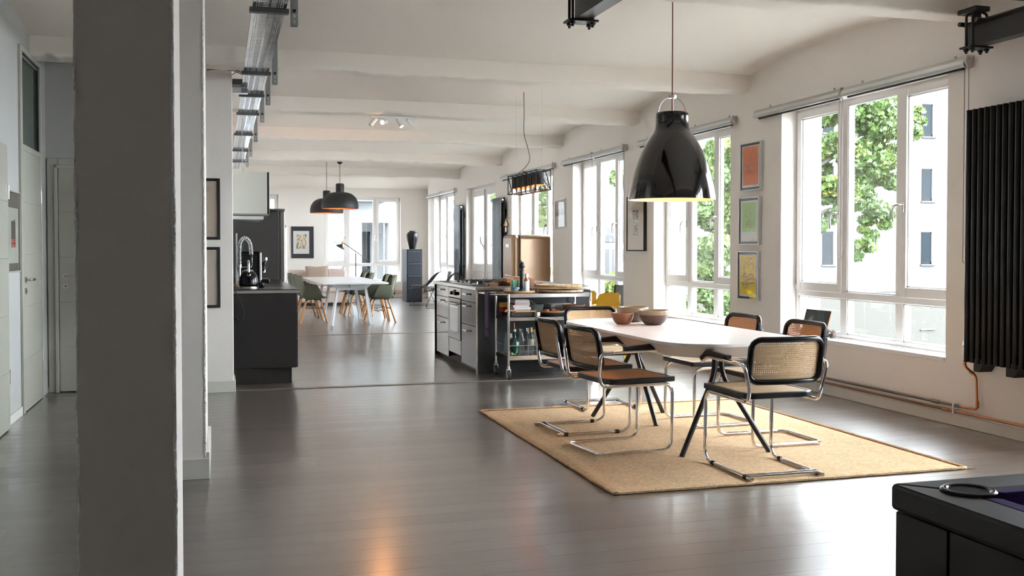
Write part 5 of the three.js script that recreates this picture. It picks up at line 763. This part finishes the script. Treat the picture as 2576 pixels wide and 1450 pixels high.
blind('aluminium roller blind cassette in two lengths above the nearest full window', [-5.93, -7.43, -8.89], [1.2, 1.22]);
blind('aluminium roller blind cassette above the window left of the three coloured prints', [-9.31, -10.5, -11.8], [0, 1.25]);
blind('aluminium roller blind cassette above the window with the yellow stools', [-12.23, -13.4, -14.74], [1.14, 1.1]);
blind('aluminium roller blind cassette above the window behind the bronze fridge', [-15.15, -18.22], [1.22]);
blind('aluminium roller blind cassette above the farthest side window', [-22.15, -23.7, -25.28], [.9, 0]);
{
  const r = thing('tube_radiator', 'tall black tube radiator on the wall at the right edge of the room', 'radiator', [0, 0, 0]);
  for (let i = 0; i < 16; i++) { const z = -5.852 + i * .0563; part('tube', lathe([[0, .5], [.021, .5], [.0245, .504], [.0245, 2.276], [.021, 2.28], [0, 2.28]], 20, 5.085, 0, z), M.black, r); }
  part('header', [bx(5.105, 5.15, .54, .6, -5.87, -4.98, .008), bx(5.105, 5.15, 2.18, 2.24, -5.87, -4.98, .008)], M.black, r); for (const [q, d] of [[-5.75, .09], [-5.45, .11]]) part('bracket', extr(poly([[-q - d, .53], [-q + .03, .53], [-q + .03, .44], [-q - d + .07, .44]]), .11).rotateY(PI / 2).translate(5.075, 0, 0), M.blackmatte, r);
  part('valve', [cyl(.012, .012, .05, 5.1, .53, -5.895, 12), cyl(.014, .014, .03, 5.1, .585, -5.895, 12), cyl(.016, .013, .03, 5.1, .615, -5.895, 12)], M.chrome, r);
  const pc = (pts, r2 = .0095) => tube(fillet(pts, .03, 5), r2, 10);
  const p = thing('copper_pipe', 'copper heating pipe running along the wall foot and up to the tube radiator', 'pipe');
  part('pipe', [pc([V(5.1, .53, -5.895), V(5.1, .46, -5.895), V(5.15, .40, -5.84), V(5.155, .16, -5.83), V(5.155, .155, -6.0)]), ], M.copper, p); part('pipe', rod(V(5.155, .112, -4.2), V(5.155, .112, -6.15), .0095, 10), M.copper, p); part('fitting', [cyl(.013, .013, .05, 5.155, .17, -5.83, 12), rod(V(5.155, .112, -6.12), V(5.155, .112, -6.18), .0125, 10), cyl(.0125, .0125, .04, 5.1, .47, -5.895, 12), rod(V(5.12, .43, -5.87), V(5.14, .41, -5.85), .0125, 10)], M.copper, p);
  const q = thing('iron_pipe', 'pair of old dark brown heating pipes along the window wall above the skirting', 'pipe'); part('pipe', rod(V(5.155, .155, -6.0), V(5.155, .155, -14.3), .0105, 10), M.oldpipe, q); part('pipe', rod(V(5.155, .112, -6.15), V(5.155, .112, -14.3), .0105, 10), std(rgb(.30, .16, .1), .45, { metalness: .7 }), q); part('sleeve', [rod(V(5.155, .155, -6.22), V(5.155, .155, -6.3), .014, 10)], M.oldpipe, q); for (const z of [-6.06, -8.15, -10.3, -12.5]) part('clip', [bx(5.14, 5.189, .138, .172, z - .008, z + .008, .002), bx(5.14, 5.189, .096, .128, z - .008, z + .008, .002)], M.white, q);
}
function columnRadiator(label, z0, n, pitch, x) {
  const r = thing('column_radiator', label, 'radiator', [0, 0, 0], 0, 'tall slim radiators between the far windows'); for (let i = 0; i < n; i++) part('column', bx(x, x + .03, .6, 2.27, z0 - i * pitch - pitch * .86, z0 - i * pitch, .005), M.black, r); part('rear_panel', bx(x + .07, x + .1, .6, 2.27, z0 - n * pitch, z0, .006), M.blackmatte, r); part('header', [bx(x + .03, x + .07, .64, .7, z0 - n * pitch + .01, z0 - .01), bx(x + .03, x + .07, 2.17, 2.24, z0 - n * pitch + .01, z0 - .01)], M.blackmatte, r); part('plug', cyl(.018, .018, .012, 0, 0, 0, 14).rotateX(PI / 2).translate(x + .05, 2.225, z0 + .003), M.chrome, r); part('wall_bracket', [bx(x + .09, XR, .9, .94, z0 - .1, z0 - .06), bx(x + .09, XR, 2.0, 2.04, z0 - .1, z0 - .06)], M.blackmatte, r);
}
columnRadiator('tall black ribbed radiator right of the french door', -17.98, 9, .062, 5.04); columnRadiator('tall black ribbed radiator left of the french door', -21.32, 8, .058, 5.04);
{
  const b = thing('brass_bell', 'small brass bell on a wall bracket above the bronze fridge', 'bell', [5.12, 1.76, -17.86]); part('bell', lathe([[0, .06], [.02, .055], [.026, .03], [.034, .0], [.048, -.025], [.046, -.027], [.03, .0]], 22), M.brass, b); part('bracket', [tube(new THREE.CatmullRomCurve3([V(0, .06, 0), V(0, .085, 0), V(.03, .11, .0), V(.07, .11, 0)]).getPoints(14), .005, 6), sph(.012, .065, .11, 0, 8, 6)], M.brass, b); part('clapper_rope', [rod(V(0, 0, 0), V(0, -.06, 0), .003, 6), rod(V(0, -.06, 0), V(0, -.14, 0), .012, 8)], M.white, b);
}
// framed pictures
function picture(name, label, pos, ry, w, h, o, draw) {
  const { fw = .012, depth = .03, frameM = M.alu, px = 256, glass = true, tilt = 0, mat2 } = o, p = thing(name, label, 'picture', pos, ry); p.rotation.z = tilt; p.rotation.order = 'YXZ';
  part('frame', [bx(-w / 2, -w / 2 + fw, -h / 2, h / 2, 0, depth, .002), bx(w / 2 - fw, w / 2, -h / 2, h / 2, 0, depth, .002), bx(-w / 2 + fw, w / 2 - fw, h / 2 - fw, h / 2, 0, depth, .002), bx(-w / 2 + fw, w / 2 - fw, -h / 2, -h / 2 + fw, 0, depth, .002)], frameM, p);
  const g = new THREE.PlaneGeometry(w - 2 * fw + .002, h - 2 * fw + .002); g.translate(0, 0, depth - .008); const t = canvasTex(px, Math.round(px * h / w), draw);
  part('print', [g], phys(rgb(1, 1, 1), .7, { map: t, ...(glass ? { clearcoat: 1, clearcoatRoughness: 0 } : {}) }), p); part('backing', bx(-w / 2 + .004, w / 2 - .004, -h / 2 + .004, h / 2 - .004, .002, depth - .012), M.blackmatte, p); void mat2; return p;
}
const scribble = (x, R, cx, cy, sx, sy, n, c, lw) => { x.strokeStyle = c; x.lineWidth = lw; x.lineCap = 'round'; for (let i = 0; i < n; i++) { x.beginPath(); let a = cx + (R() - .5) * sx, b = cy + (R() - .5) * sy, th = R() * 7; x.moveTo(a, b); for (let k = 0; k < 14; k++) { th += (R() - .5) * 1.6; a = clamp(a + Math.cos(th) * sx * .06, cx - sx / 2, cx + sx / 2); b = clamp(b + Math.sin(th) * sy * .06, cy - sy / 2, cy + sy / 2); x.lineTo(a, b); } x.stroke(); } };
const mattBoard = (bg, line, seed, top) => (x, w, h) => { const R = rng(seed); x.fillStyle = '#3c4145'; x.fillRect(0, 0, w, h); x.fillStyle = '#d6d6d2'; x.fillRect(w * .055, h * .05, w * .89, h * .90); x.fillStyle = bg; const t = top ? [.1, .07, .8, .83] : [.13, .09, .74, .64]; x.fillRect(w * t[0], h * t[1], w * t[2], h * t[3]); scribble(x, R, w * .55, h * .38, w * .5, h * .5, 13, line, 1.6); scribble(x, R, w * .5, h * .55, w * .5, h * .18, 7, line, 2); x.fillStyle = '#666'; x.fillRect(w * .6, h * .915, w * .2, 2); };
picture('framed_print', 'orange line drawing in a silver frame, topmost of the three coloured prints', [XR - .002, 2.137, -9.01], -PI / 2, .40, .49, { depth: .035 }, mattBoard('#d9783f', '#7c6a78', 3, true));
picture('framed_print', 'green line drawing in a silver frame, middle one of the three coloured prints', [XR - .002, 1.585, -9.035], -PI / 2, .40, .485, { depth: .035 }, mattBoard('#9cc878', '#9a6b52', 5, false));
picture('framed_print', 'yellow line drawing in a silver frame, lowest of the three coloured prints', [XR - .002, 1.03, -9.055], -PI / 2, .405, .50, { depth: .035 }, (x, w, h) => { mattBoard('#e6c51c', '#5a6ea8', 8, true)(x, w, h); scribble(x, rng(91), w * .5, h * .62, w * .66, h * .3, 12, '#3f57a8', 2.4); });
picture('framed_print', 'tall black-framed print with a dark patterned strip between two windows', [XR - .002, 1.63, -11.905], -PI / 2, .56, .71, { fw: .014, frameM: M.blackmatte, depth: .04 }, (x, w, h) => { const R = rng(17); x.fillStyle = '#b9ab98'; x.fillRect(0, 0, w, h); x.fillStyle = '#cfc8bb'; x.fillRect(w * .33, h * .25, w * .34, h * .5); x.fillStyle = '#1d1b19'; x.fillRect(w * .33, h * .25, w * .34, h * .17); scribble(x, R, w * .5, h * .33, w * .3, h * .15, 14, '#b9ab98', 3); scribble(x, R, w * .5, h * .58, w * .3, h * .3, 50, '#3a3632', 1.6); });
picture('framed_print', 'small crooked silver-framed picture beside the bronze fridge', [XR - .002, 1.86, -14.91], -PI / 2, .46, .45, { fw: .014, tilt: .055, depth: .03 }, (x, w, h) => { const R = rng(19); x.fillStyle = '#b8aa9b'; x.fillRect(0, 0, w, h); x.fillStyle = '#8f8177'; x.fillRect(0, h * .42, w, h * .14); x.fillStyle = '#c9beb2'; x.fillRect(0, h * .56, w * .8, h * .44); x.fillStyle = '#5c5a5c'; for (const a of [.28, .36, .44, .66]) x.fillRect(w * a, h * (.3 + R() * .08), w * .05, h * .3); x.fillStyle = '#b08a3c'; x.fillRect(w * .36, h * .42, w * .05, h * .08); scribble(x, R, w * .4, h * .82, w * .5, h * .3, 4, '#6a5a50', 3); });
picture('framed_print', 'black-framed ink drawing of two figures on the far wall', [2.08, 1.475, FAR + .002], 0, .575, .83, { fw: .012, frameM: M.blackmatte, depth: .03, px: 384 }, (x, w, h) => { x.fillStyle = '#35353a'; x.fillRect(0, 0, w, h); x.fillStyle = '#d4d4d2'; x.fillRect(w * .07, h * .13, w * .74, h * .74); x.fillStyle = '#d8c9b2'; x.fillRect(w * .2, h * .24, w * .5, h * .48); x.strokeStyle = '#1e1b19'; x.lineWidth = 6; x.lineCap = 'round'; const C = (p) => { x.beginPath(); x.moveTo(w * p[0][0], h * p[0][1]); for (let i = 1; i < p.length; i++) { const q = p[i]; x.quadraticCurveTo(w * q[0], h * q[1], w * q[2], h * q[3]); } x.stroke(); };
  C([[.25, .3], [.38, .24, .4, .33], [.36, .38, .29, .38], [.25, .5, .33, .53], [.24, .6, .27, .7]]); C([[.29, .38], [.4, .46, .5, .42]]); C([[.3, .53], [.2, .62, .25, .69], [.36, .7, .42, .6]]); C([[.55, .3], [.62, .2, .66, .3], [.6, .4, .54, .36]]); C([[.58, .4], [.7, .5, .62, .6], [.55, .64, .52, .7]]); C([[.48, .46], [.44, .55, .52, .58], [.56, .66, .6, .7]]); x.lineWidth = 3; for (let i = 0; i < 7; i++) { x.beginPath(); x.moveTo(w * .2, h * (.54 + i * .025)); x.lineTo(w * .28, h * (.54 + i * .025)); x.moveTo(w * (.34 + i * .05), h * .71); x.lineTo(w * (.4 + i * .03), h * .62); x.stroke(); } scribble(x, rng(4), w * .24, h * .27, w * .08, h * .06, 8, '#3a322c', 3); scribble(x, rng(6), w * .67, h * .28, w * .06, h * .12, 8, '#3a322c', 3); });
const blackFrame = { fw: .025, frameM: M.blackmatte, depth: .022, px: 512 };
picture('framed_drawing', 'black-framed drawing of dots and red waves, the upper one on the pier', [-.235, 1.66, -9.368], 0, .48, .552, blackFrame, (x, w, h) => { const R = rng(23); x.fillStyle = '#b5a696'; x.fillRect(0, 0, w, h); x.strokeStyle = '#a8503f'; x.lineWidth = 2; for (let i = 0; i < 6; i++) { x.beginPath(); for (let k = 0; k <= 40; k++) { const a = w * (.15 + k / 40 * .7), b = h * (.1 + i * .018) + 3 * Math.sin(k * .5 + i); k ? x.lineTo(a, b) : x.moveTo(a, b); } x.stroke(); } for (let i = 0; i < 420; i++) { const a = R() * 2 * PI, d = Math.abs(R() + R() + R() - 1.5) * .55; x.fillStyle = i % 5 ? '#2d2a2c' : '#b5483c'; x.beginPath(); x.arc(w * (.5 + .55 * d * Math.cos(a)), h * (.5 + .75 * d * Math.sin(a)), 2.4, 0, 7); x.fill(); } x.strokeStyle = '#555'; x.beginPath(); x.moveTo(w * .8, h * .93); x.quadraticCurveTo(w * .84, h * .87, w * .9, h * .94); x.stroke(); });
picture('framed_drawing', 'black-framed drawing of a red faceted gem, the lower one on the pier', [-.235, 1.045, -9.368], 0, .475, .548, blackFrame, (x, w, h) => { x.fillStyle = '#b9ada0'; x.fillRect(0, 0, w, h); x.strokeStyle = '#d0553f'; x.lineWidth = 3; const c = [w * .5, h * .56], out = [], inn = []; for (let i = 0; i < 8; i++) { const a = i / 8 * 2 * PI + .4; out.push([c[0] + w * .3 * Math.cos(a), c[1] + h * .21 * Math.sin(a)]); inn.push([c[0] + w * .14 * Math.cos(a + .4), c[1] + h * .1 * Math.sin(a + .4)]); } for (let k = 0; k < 5; k++) { const s = 1 - k * .045; x.beginPath(); out.forEach(([a, b], i) => { const p = [c[0] + (a - c[0]) * s, c[1] + (b - c[1]) * s]; i ? x.lineTo(...p) : x.moveTo(...p); }); x.closePath(); x.stroke(); } out.forEach(([a, b], i) => { for (const j of [i, (i + 7) % 8]) { x.beginPath(); x.moveTo(a, b); x.lineTo(...inn[j]); x.stroke(); } }); x.beginPath(); inn.forEach((p, i) => i ? x.lineTo(...p) : x.moveTo(...p)); x.closePath(); x.stroke(); });
picture('framed_print', 'grey-matted small red and dark print on the hall wall between the doors', [-1.498, 1.43, -8.18], PI / 2, .47, .61, { fw: .012, depth: .03, frameM: std(rgb(.35, .33, .29), .5) }, (x, w, h) => { x.fillStyle = '#5d5a50'; x.fillRect(0, 0, w, h); x.fillStyle = '#aeb0a4'; x.fillRect(w * .08, h * .2, w * .82, h * .7); x.fillStyle = '#5b544c'; x.fillRect(w * .3, h * .37, w * .36, h * .33); x.fillStyle = '#b84a3c'; x.fillRect(w * .33, h * .59, w * .3, h * .11); scribble(x, rng(31), w * .48, h * .5, w * .3, h * .3, 12, '#2f2b28', 5); });
// on the nearest sill
{
  const p = picture('leaning_print', 'dark painting print leaning on the near window sill behind the orange cane chair', [5.325, .615, -8.04], -PI / 2, .40, .245, { fw: .004, depth: .014, frameM: std(rgb(.3, .13, .08), .6), glass: false }, (x, w, h) => { const g = x.createLinearGradient(0, 0, w, h); g.addColorStop(0, '#3a4643'); g.addColorStop(1, '#232a2a'); x.fillStyle = g; x.fillRect(0, 0, w, h); x.fillStyle = '#6b776f'; x.beginPath(); x.ellipse(w * .2, h * .5, w * .05, h * .25, .3, 0, 7); x.fill(); x.fillStyle = '#5b655f'; x.beginPath(); x.ellipse(w * .3, h * .4, w * .04, h * .2, .1, 0, 7); x.fill(); x.fillStyle = '#8f8c7c'; x.beginPath(); x.moveTo(w * .2, h); x.lineTo(w * .4, h * .8); x.lineTo(w * .6, h * .9); x.lineTo(w * .75, h * .72); x.lineTo(w * .95, h); x.fill(); x.strokeStyle = '#566'; x.lineWidth = 4; for (let i = 0; i < 5; i++) { x.beginPath(); x.moveTo(w * (.45 + i * .05), 0); x.lineTo(w * (.6 + i * .06), h * .5); x.stroke(); } }); p.rotation.x = -.28; p.position.x = 5.30;
  const R = rng(77), leaf = std(rgb(.12, .12, .075), .6), red = std(rgb(.30, .10, .06), .6), soil = std(rgb(.06, .035, .025), .95);
  [[-7.865, 'succulent in a clear glass on the near sill, leftmost of the three'], [-7.775, 'succulent in a clear glass on the near sill, middle one of the three'], [-7.685, 'succulent in a clear glass on the near sill, rightmost of the three']].forEach(([z, l]) => {
    const s = thing('succulent', l, 'plant', [5.23, .4935, z], 0, 'succulents on the near sill'); part('glass', lathe([[0, 0], [.027, 0], [.03, .004], [.031, .062], [.0295, .062], [.0275, .006], [0, .006]], 24), M.glassware, s); part('soil', lathe([[0, .012], [.027, .012], [.0285, .05], [0, .053]], 18), soil, s);
    for (let i = 0; i < 26; i++) { const a = i * 2.4, t = i / 26, len = .05 - .014 * t, el = .5 + .95 * t + (R() - .5) * .2, d = V(Math.cos(a) * Math.cos(el), Math.sin(el), Math.sin(a) * Math.cos(el)); const g = rod(V(0, .052, 0), V(0, .052, 0).addScaledVector(d, len), .0075, 6, .0006); part('leaf', g, i < 7 && R() > .5 ? red : leaf, s); }
  });
  const lf = picture('framed_print', 'black-framed grey picture leaning on the sill behind the yellow stools', [5.24, .645, -12.59], -PI / 2 + .35, .25, .33, { fw: .012, frameM: M.blackmatte, depth: .025 }, (x, w, h) => { x.fillStyle = '#4a4641'; x.fillRect(0, 0, w, h); scribble(x, rng(5), w / 2, h / 2, w * .8, h * .8, 20, '#6b655e', 2); }); lf.rotation.x = -.15;
  solo('small_car_figure', 'small dark object on the sill between the two yellow stools', 'ornament', [box(.06, .02, .1, 0, .014, 0, .008), box(.045, .018, .05, 0, .03, 0, .008)], M.blackmatte, [5.28, .4935, -13.0]);
}
// ---------- steel girders clamped under the beams ----------
function girder(label, xc, y0, H, W, zEnd, zBack) {
  const g = thing('steel_girder', label, 'girder'), m = std(rgb(.016, .016, .017), .38), tw = .008, tf = .011;
  part('girder', extr(poly([[-W / 2, 0], [W / 2, 0], [W / 2, tf], [tw / 2, tf + .01], [tw / 2, H - tf - .01], [W / 2, H - tf], [W / 2, H], [-W / 2, H], [-W / 2, H - tf], [-tw / 2, H - tf - .01], [-tw / 2, tf + .01], [-W / 2, tf]]), zBack - zEnd, .001).translate(xc, y0, zEnd), m, g);
  const zc = zEnd + .1; part('clamp_plate', bx(xc - .095, xc + .095, y0 - .014, y0 - .001, zc - .055, zc + .055, .002), m, g);
  for (const [x, z] of [[-1, -1], [1, -1], [-1, 1], [1, 1]]) { part('clamp_rod', tube(fillet([V(xc + x * (W / 2 + .014), y0 - .035, zc + z * .03), V(xc + x * (W / 2 + .014), y0 + H + .05, zc + z * .03), V(xc + x * .02, y0 + H + .06, zc + z * .03)], .025, 4), .009, 8), m, g); part('nut', [cyl(.017, .017, .016, xc + x * (W / 2 + .014), y0 - .03, zc + z * .03, 6), cyl(.009, .009, .014, xc + x * (W / 2 + .014), y0 - .044, zc + z * .03, 8)], m, g); }
  part('hanger', [bx(xc - .03, xc + .03, y0 + H, 2.93, zc - .01, zc + .01, .002), bx(xc - .06, xc + .06, 2.925, 2.96, zc - .12, zc + .06, .006), rod(V(xc - W / 2 - .03, y0 + H - .004, zc + .08), V(xc + W / 2 + .03, y0 + H - .004, zc + .08), .016, 10), rod(V(xc - W / 2 - .03, y0 + H - .004, zc - .08), V(xc + W / 2 + .03, y0 + H - .004, zc - .08), .016, 10)], m, g);
}
girder('black steel girder with a bolted end clamp at the top middle of the picture', 2.108, 2.685, .2, .1, -5.8, -3.1);
girder('black steel girder with a bolted end clamp at the top right above the radiator', 5.0, 2.69, .17, .09, -5.8, -3.1);
solo('steel_tie', 'black steel tie crossing the top right corner in front of the beam', 'girder', bx(4.5, 5.18, 2.815, 2.875, -4.99, -4.93, .003), std(rgb(.016, .016, .017), .4));
// ---------- cable tray ----------
{
  const t = thing('cable_tray', 'galvanised perforated cable tray hanging under the ceiling along the left side', 'cable tray'), x0 = .205, x1 = .405, yb = 2.8, z0 = -5.2, z1 = -19.3;
  const m = M.galv; const TL = 12, pw = (x1 - x0);
  // perforated bottom: slats and ribs leave real slots
  const bars = []; const rows = [[0, .018], [.024, .032], [.038, .046], [.05, .056]];
  for (const [a, b] of rows) { bars.push(bx(x0 + a, x0 + b, yb, yb + .0025, z1, z0), bx(x1 - b, x1 - a, yb, yb + .0025, z1, z0)); }
  part('bottom_strip', bars, m, t); const ribs = []; for (let z = z0; z > z1; z -= .038) { ribs.push(bx(x0 + .01, x0 + .06, yb + .0005, yb + .003, z - .013, z), bx(x1 - .06, x1 - .01, yb + .0005, yb + .003, z - .013, z), bx(x0 + .05, x1 - .05, yb + .0002, yb + .0045, z - .016, z)); } const rb = part('bottom_ribs', ribs, m, t); rb.userData.kind = 'stuff';
  part('centre_strip', [bx((x0 + x1) / 2 - .006, (x0 + x1) / 2 + .006, yb, yb + .003, z1, z0)], m, t); part('side_rail', bx(x0 - .002, x0, yb, yb + .06, z1, z0), m, t); part('side_rail', bx(x1, x1 + .002, yb, yb + .06, z1, z0), m, t);
  const dark = std(rgb(.14, .15, .15), .45, { metalness: .8 });
  for (const z of [-6.42, -8.72, -9.98, -11.35, -13.4, -15.6, -17.6]) {
    const b = part('bracket', [bx(x0 - .02, x1 + .02, yb - .028, yb - .004, z - .03, z + .03, .002), bx(x0 - .02, x1 + .02, yb - .03, yb + .0, z + .03, z + .033)], dark, t);
    const hx = x1 + .03; part('hanger_rail', [bx(hx, hx + .003, yb - .1, 3.12, z - .022, z + .022), bx(hx, hx + .045, yb - .1, 3.12, z + .02, z + .0225), bx(hx, hx + .045, yb - .1, 3.12, z - .0225, z - .02)], std(rgb(.36, .38, .38), .4, { metalness: .8 }), t); part('bolt', cyl(.011, .011, .012, 0, 0, 0, 8).rotateX(PI / 2).translate(hx + .022, yb - .01, z + .026), M.blackmatte, b);
    part('slot', [.0, .06, -.06].map((d) => bx(hx + .016, hx + .03, yb - .05 + d * .6, yb - .03 + d * .6, z + .0222, z + .0235)), std(rgb(.6, .58, .55), .8), b);
  }
  solo('cable_bundle', 'dark electric cables running from the pier top into the cable tray', 'cable', [tube([V(-.1, 2.9, -9.36), V(0, 2.93, -9.3), V(.1, 2.92, -9.3), V(.22, 2.88, -9.3)], .006, 6), tube([V(-.1, 2.905, -9.35), V(.02, 2.91, -9.3), V(.12, 2.9, -9.3), V(.22, 2.86, -9.28)], .005, 6), tube([V(.1, 2.87, -9.4), V(.22, 2.93, -9.3)], .004, 6)], M.oldpipe);
  const jb = thing('wall_bracket', 'grey steel bracket joining the cable tray to the kitchen wall', 'bracket'); part('box', bx(.12, .24, 2.82, 2.87, -9.75, -9.55, .004), dark, jb); part('arm', bx(.12, .26, 2.75, 2.795, -9.7, -9.6, .003), M.galv, jb);
  solo('hanging_chain', 'thin steel chain hanging beside the cable tray above the wall cabinet', 'chain', Array.from({ length: 34 }, (_, i) => new THREE.TorusGeometry(.011, .0025, 5, 10).scale(.7, 1.2, 1).rotateY(i % 2 ? PI / 2 : 0).translate(.25, 2.1 + i * .0225, -11.6)), M.nickel);
}
// ---------- pool table in the near right corner ----------
{
  const X0 = 1.372, Z0 = -1.8, H = .80, t = thing('pool_table', 'black pool table with purple cloth in the near right corner', 'pool table'), bk = phys(rgb(.011, .011, .012), .42, {}), X1 = X0 + 1.25, Z1 = Z0 + 2.2, w = .098, cl = std(rgb(.075, .04, .2), .95), cush = std(rgb(.03, .012, .1), .95);
  part('cabinet', bx(X0 + .012, X1 - .012, .42, H - .058, Z0 + .012, Z1 - .012, .004), bk, t); part('side_panel', [bx(X0 + .006, X0 + .014, .2, H - .058, Z0 + .17, Z1 - .1, .002), bx(X0 + .004, X0 + .014, .12, H - .058, Z0 + .01, Z0 + .166, .002), bx(X0 + .01, X1 - .1, .2, H - .058, Z0 + .006, Z0 + .014, .002)], bk, t);
  for (const x of [X0 + .1, X1 - .1]) for (const z of [Z0 + .1, Z1 - .1]) part('leg', bx(x - .08, x + .08, 0, .45, z - .08, z + .08, .006), bk, t);
  // mitred top rails
  const rail = (pts, y) => flat(extr(poly(pts.map(([x, z]) => [x, -z])), .055, .008)).translate(0, y, 0), e = .0012;
  const r1 = part('top_rail', rail([[X0, Z0 + e * 2], [X0 + w - .0, Z0 + w + e], [X0 + w, Z1 - w], [X0, Z1]], H - .055), bk, t); part('top_rail', rail([[X0 + e * 2, Z0], [X1, Z0], [X1 - w, Z0 + w], [X0 + w + e, Z0 + w]], H - .055), bk, t); part('top_rail', rail([[X1, Z0], [X1, Z1], [X1 - w, Z1 - w], [X1 - w, Z0 + w]], H - .055), bk, t); part('top_rail', rail([[X0, Z1], [X0 + w, Z1 - w], [X1 - w, Z1 - w], [X1, Z1]], H - .055), bk, t); void r1;
  const pk = [X0 + w + .008, Z0 + w + .008]; part('pocket_ring', new THREE.TorusGeometry(.047, .009, 10, 36).scale(1, 1, .6).rotateX(PI / 2).translate(pk[0], H + .001, pk[1]), M.black, t); part('pocket', [cyl(.046, .046, .002, pk[0], H + .0005, pk[1], 32)], std(rgb(.001, .001, .001), .95), t);
  part('cloth', bx(X0 + w + .03, X1 - w, H - .05, H - .03, Z0 + w + .03, Z1 - w), cl, t);
  part('cushion', [flat(extr(poly([[X0 + w, -(Z0 + w + .045)], [X0 + w + .035, -(Z0 + w + .075)], [X0 + w + .035, -(Z1 - w)], [X0 + w, -(Z1 - w)]]), .035, .003)).translate(0, H - .036, 0)], cl, t); part('cushion', [flat(extr(poly([[X0 + w + .045, -(Z0 + w)], [X1 - w, -(Z0 + w)], [X1 - w, -(Z0 + w + .035)], [X0 + w + .075, -(Z0 + w + .035)]]), .035, .003)).translate(0, H - .036, 0)], cl, t); void cush;
}

renderer.render(scene, camera);
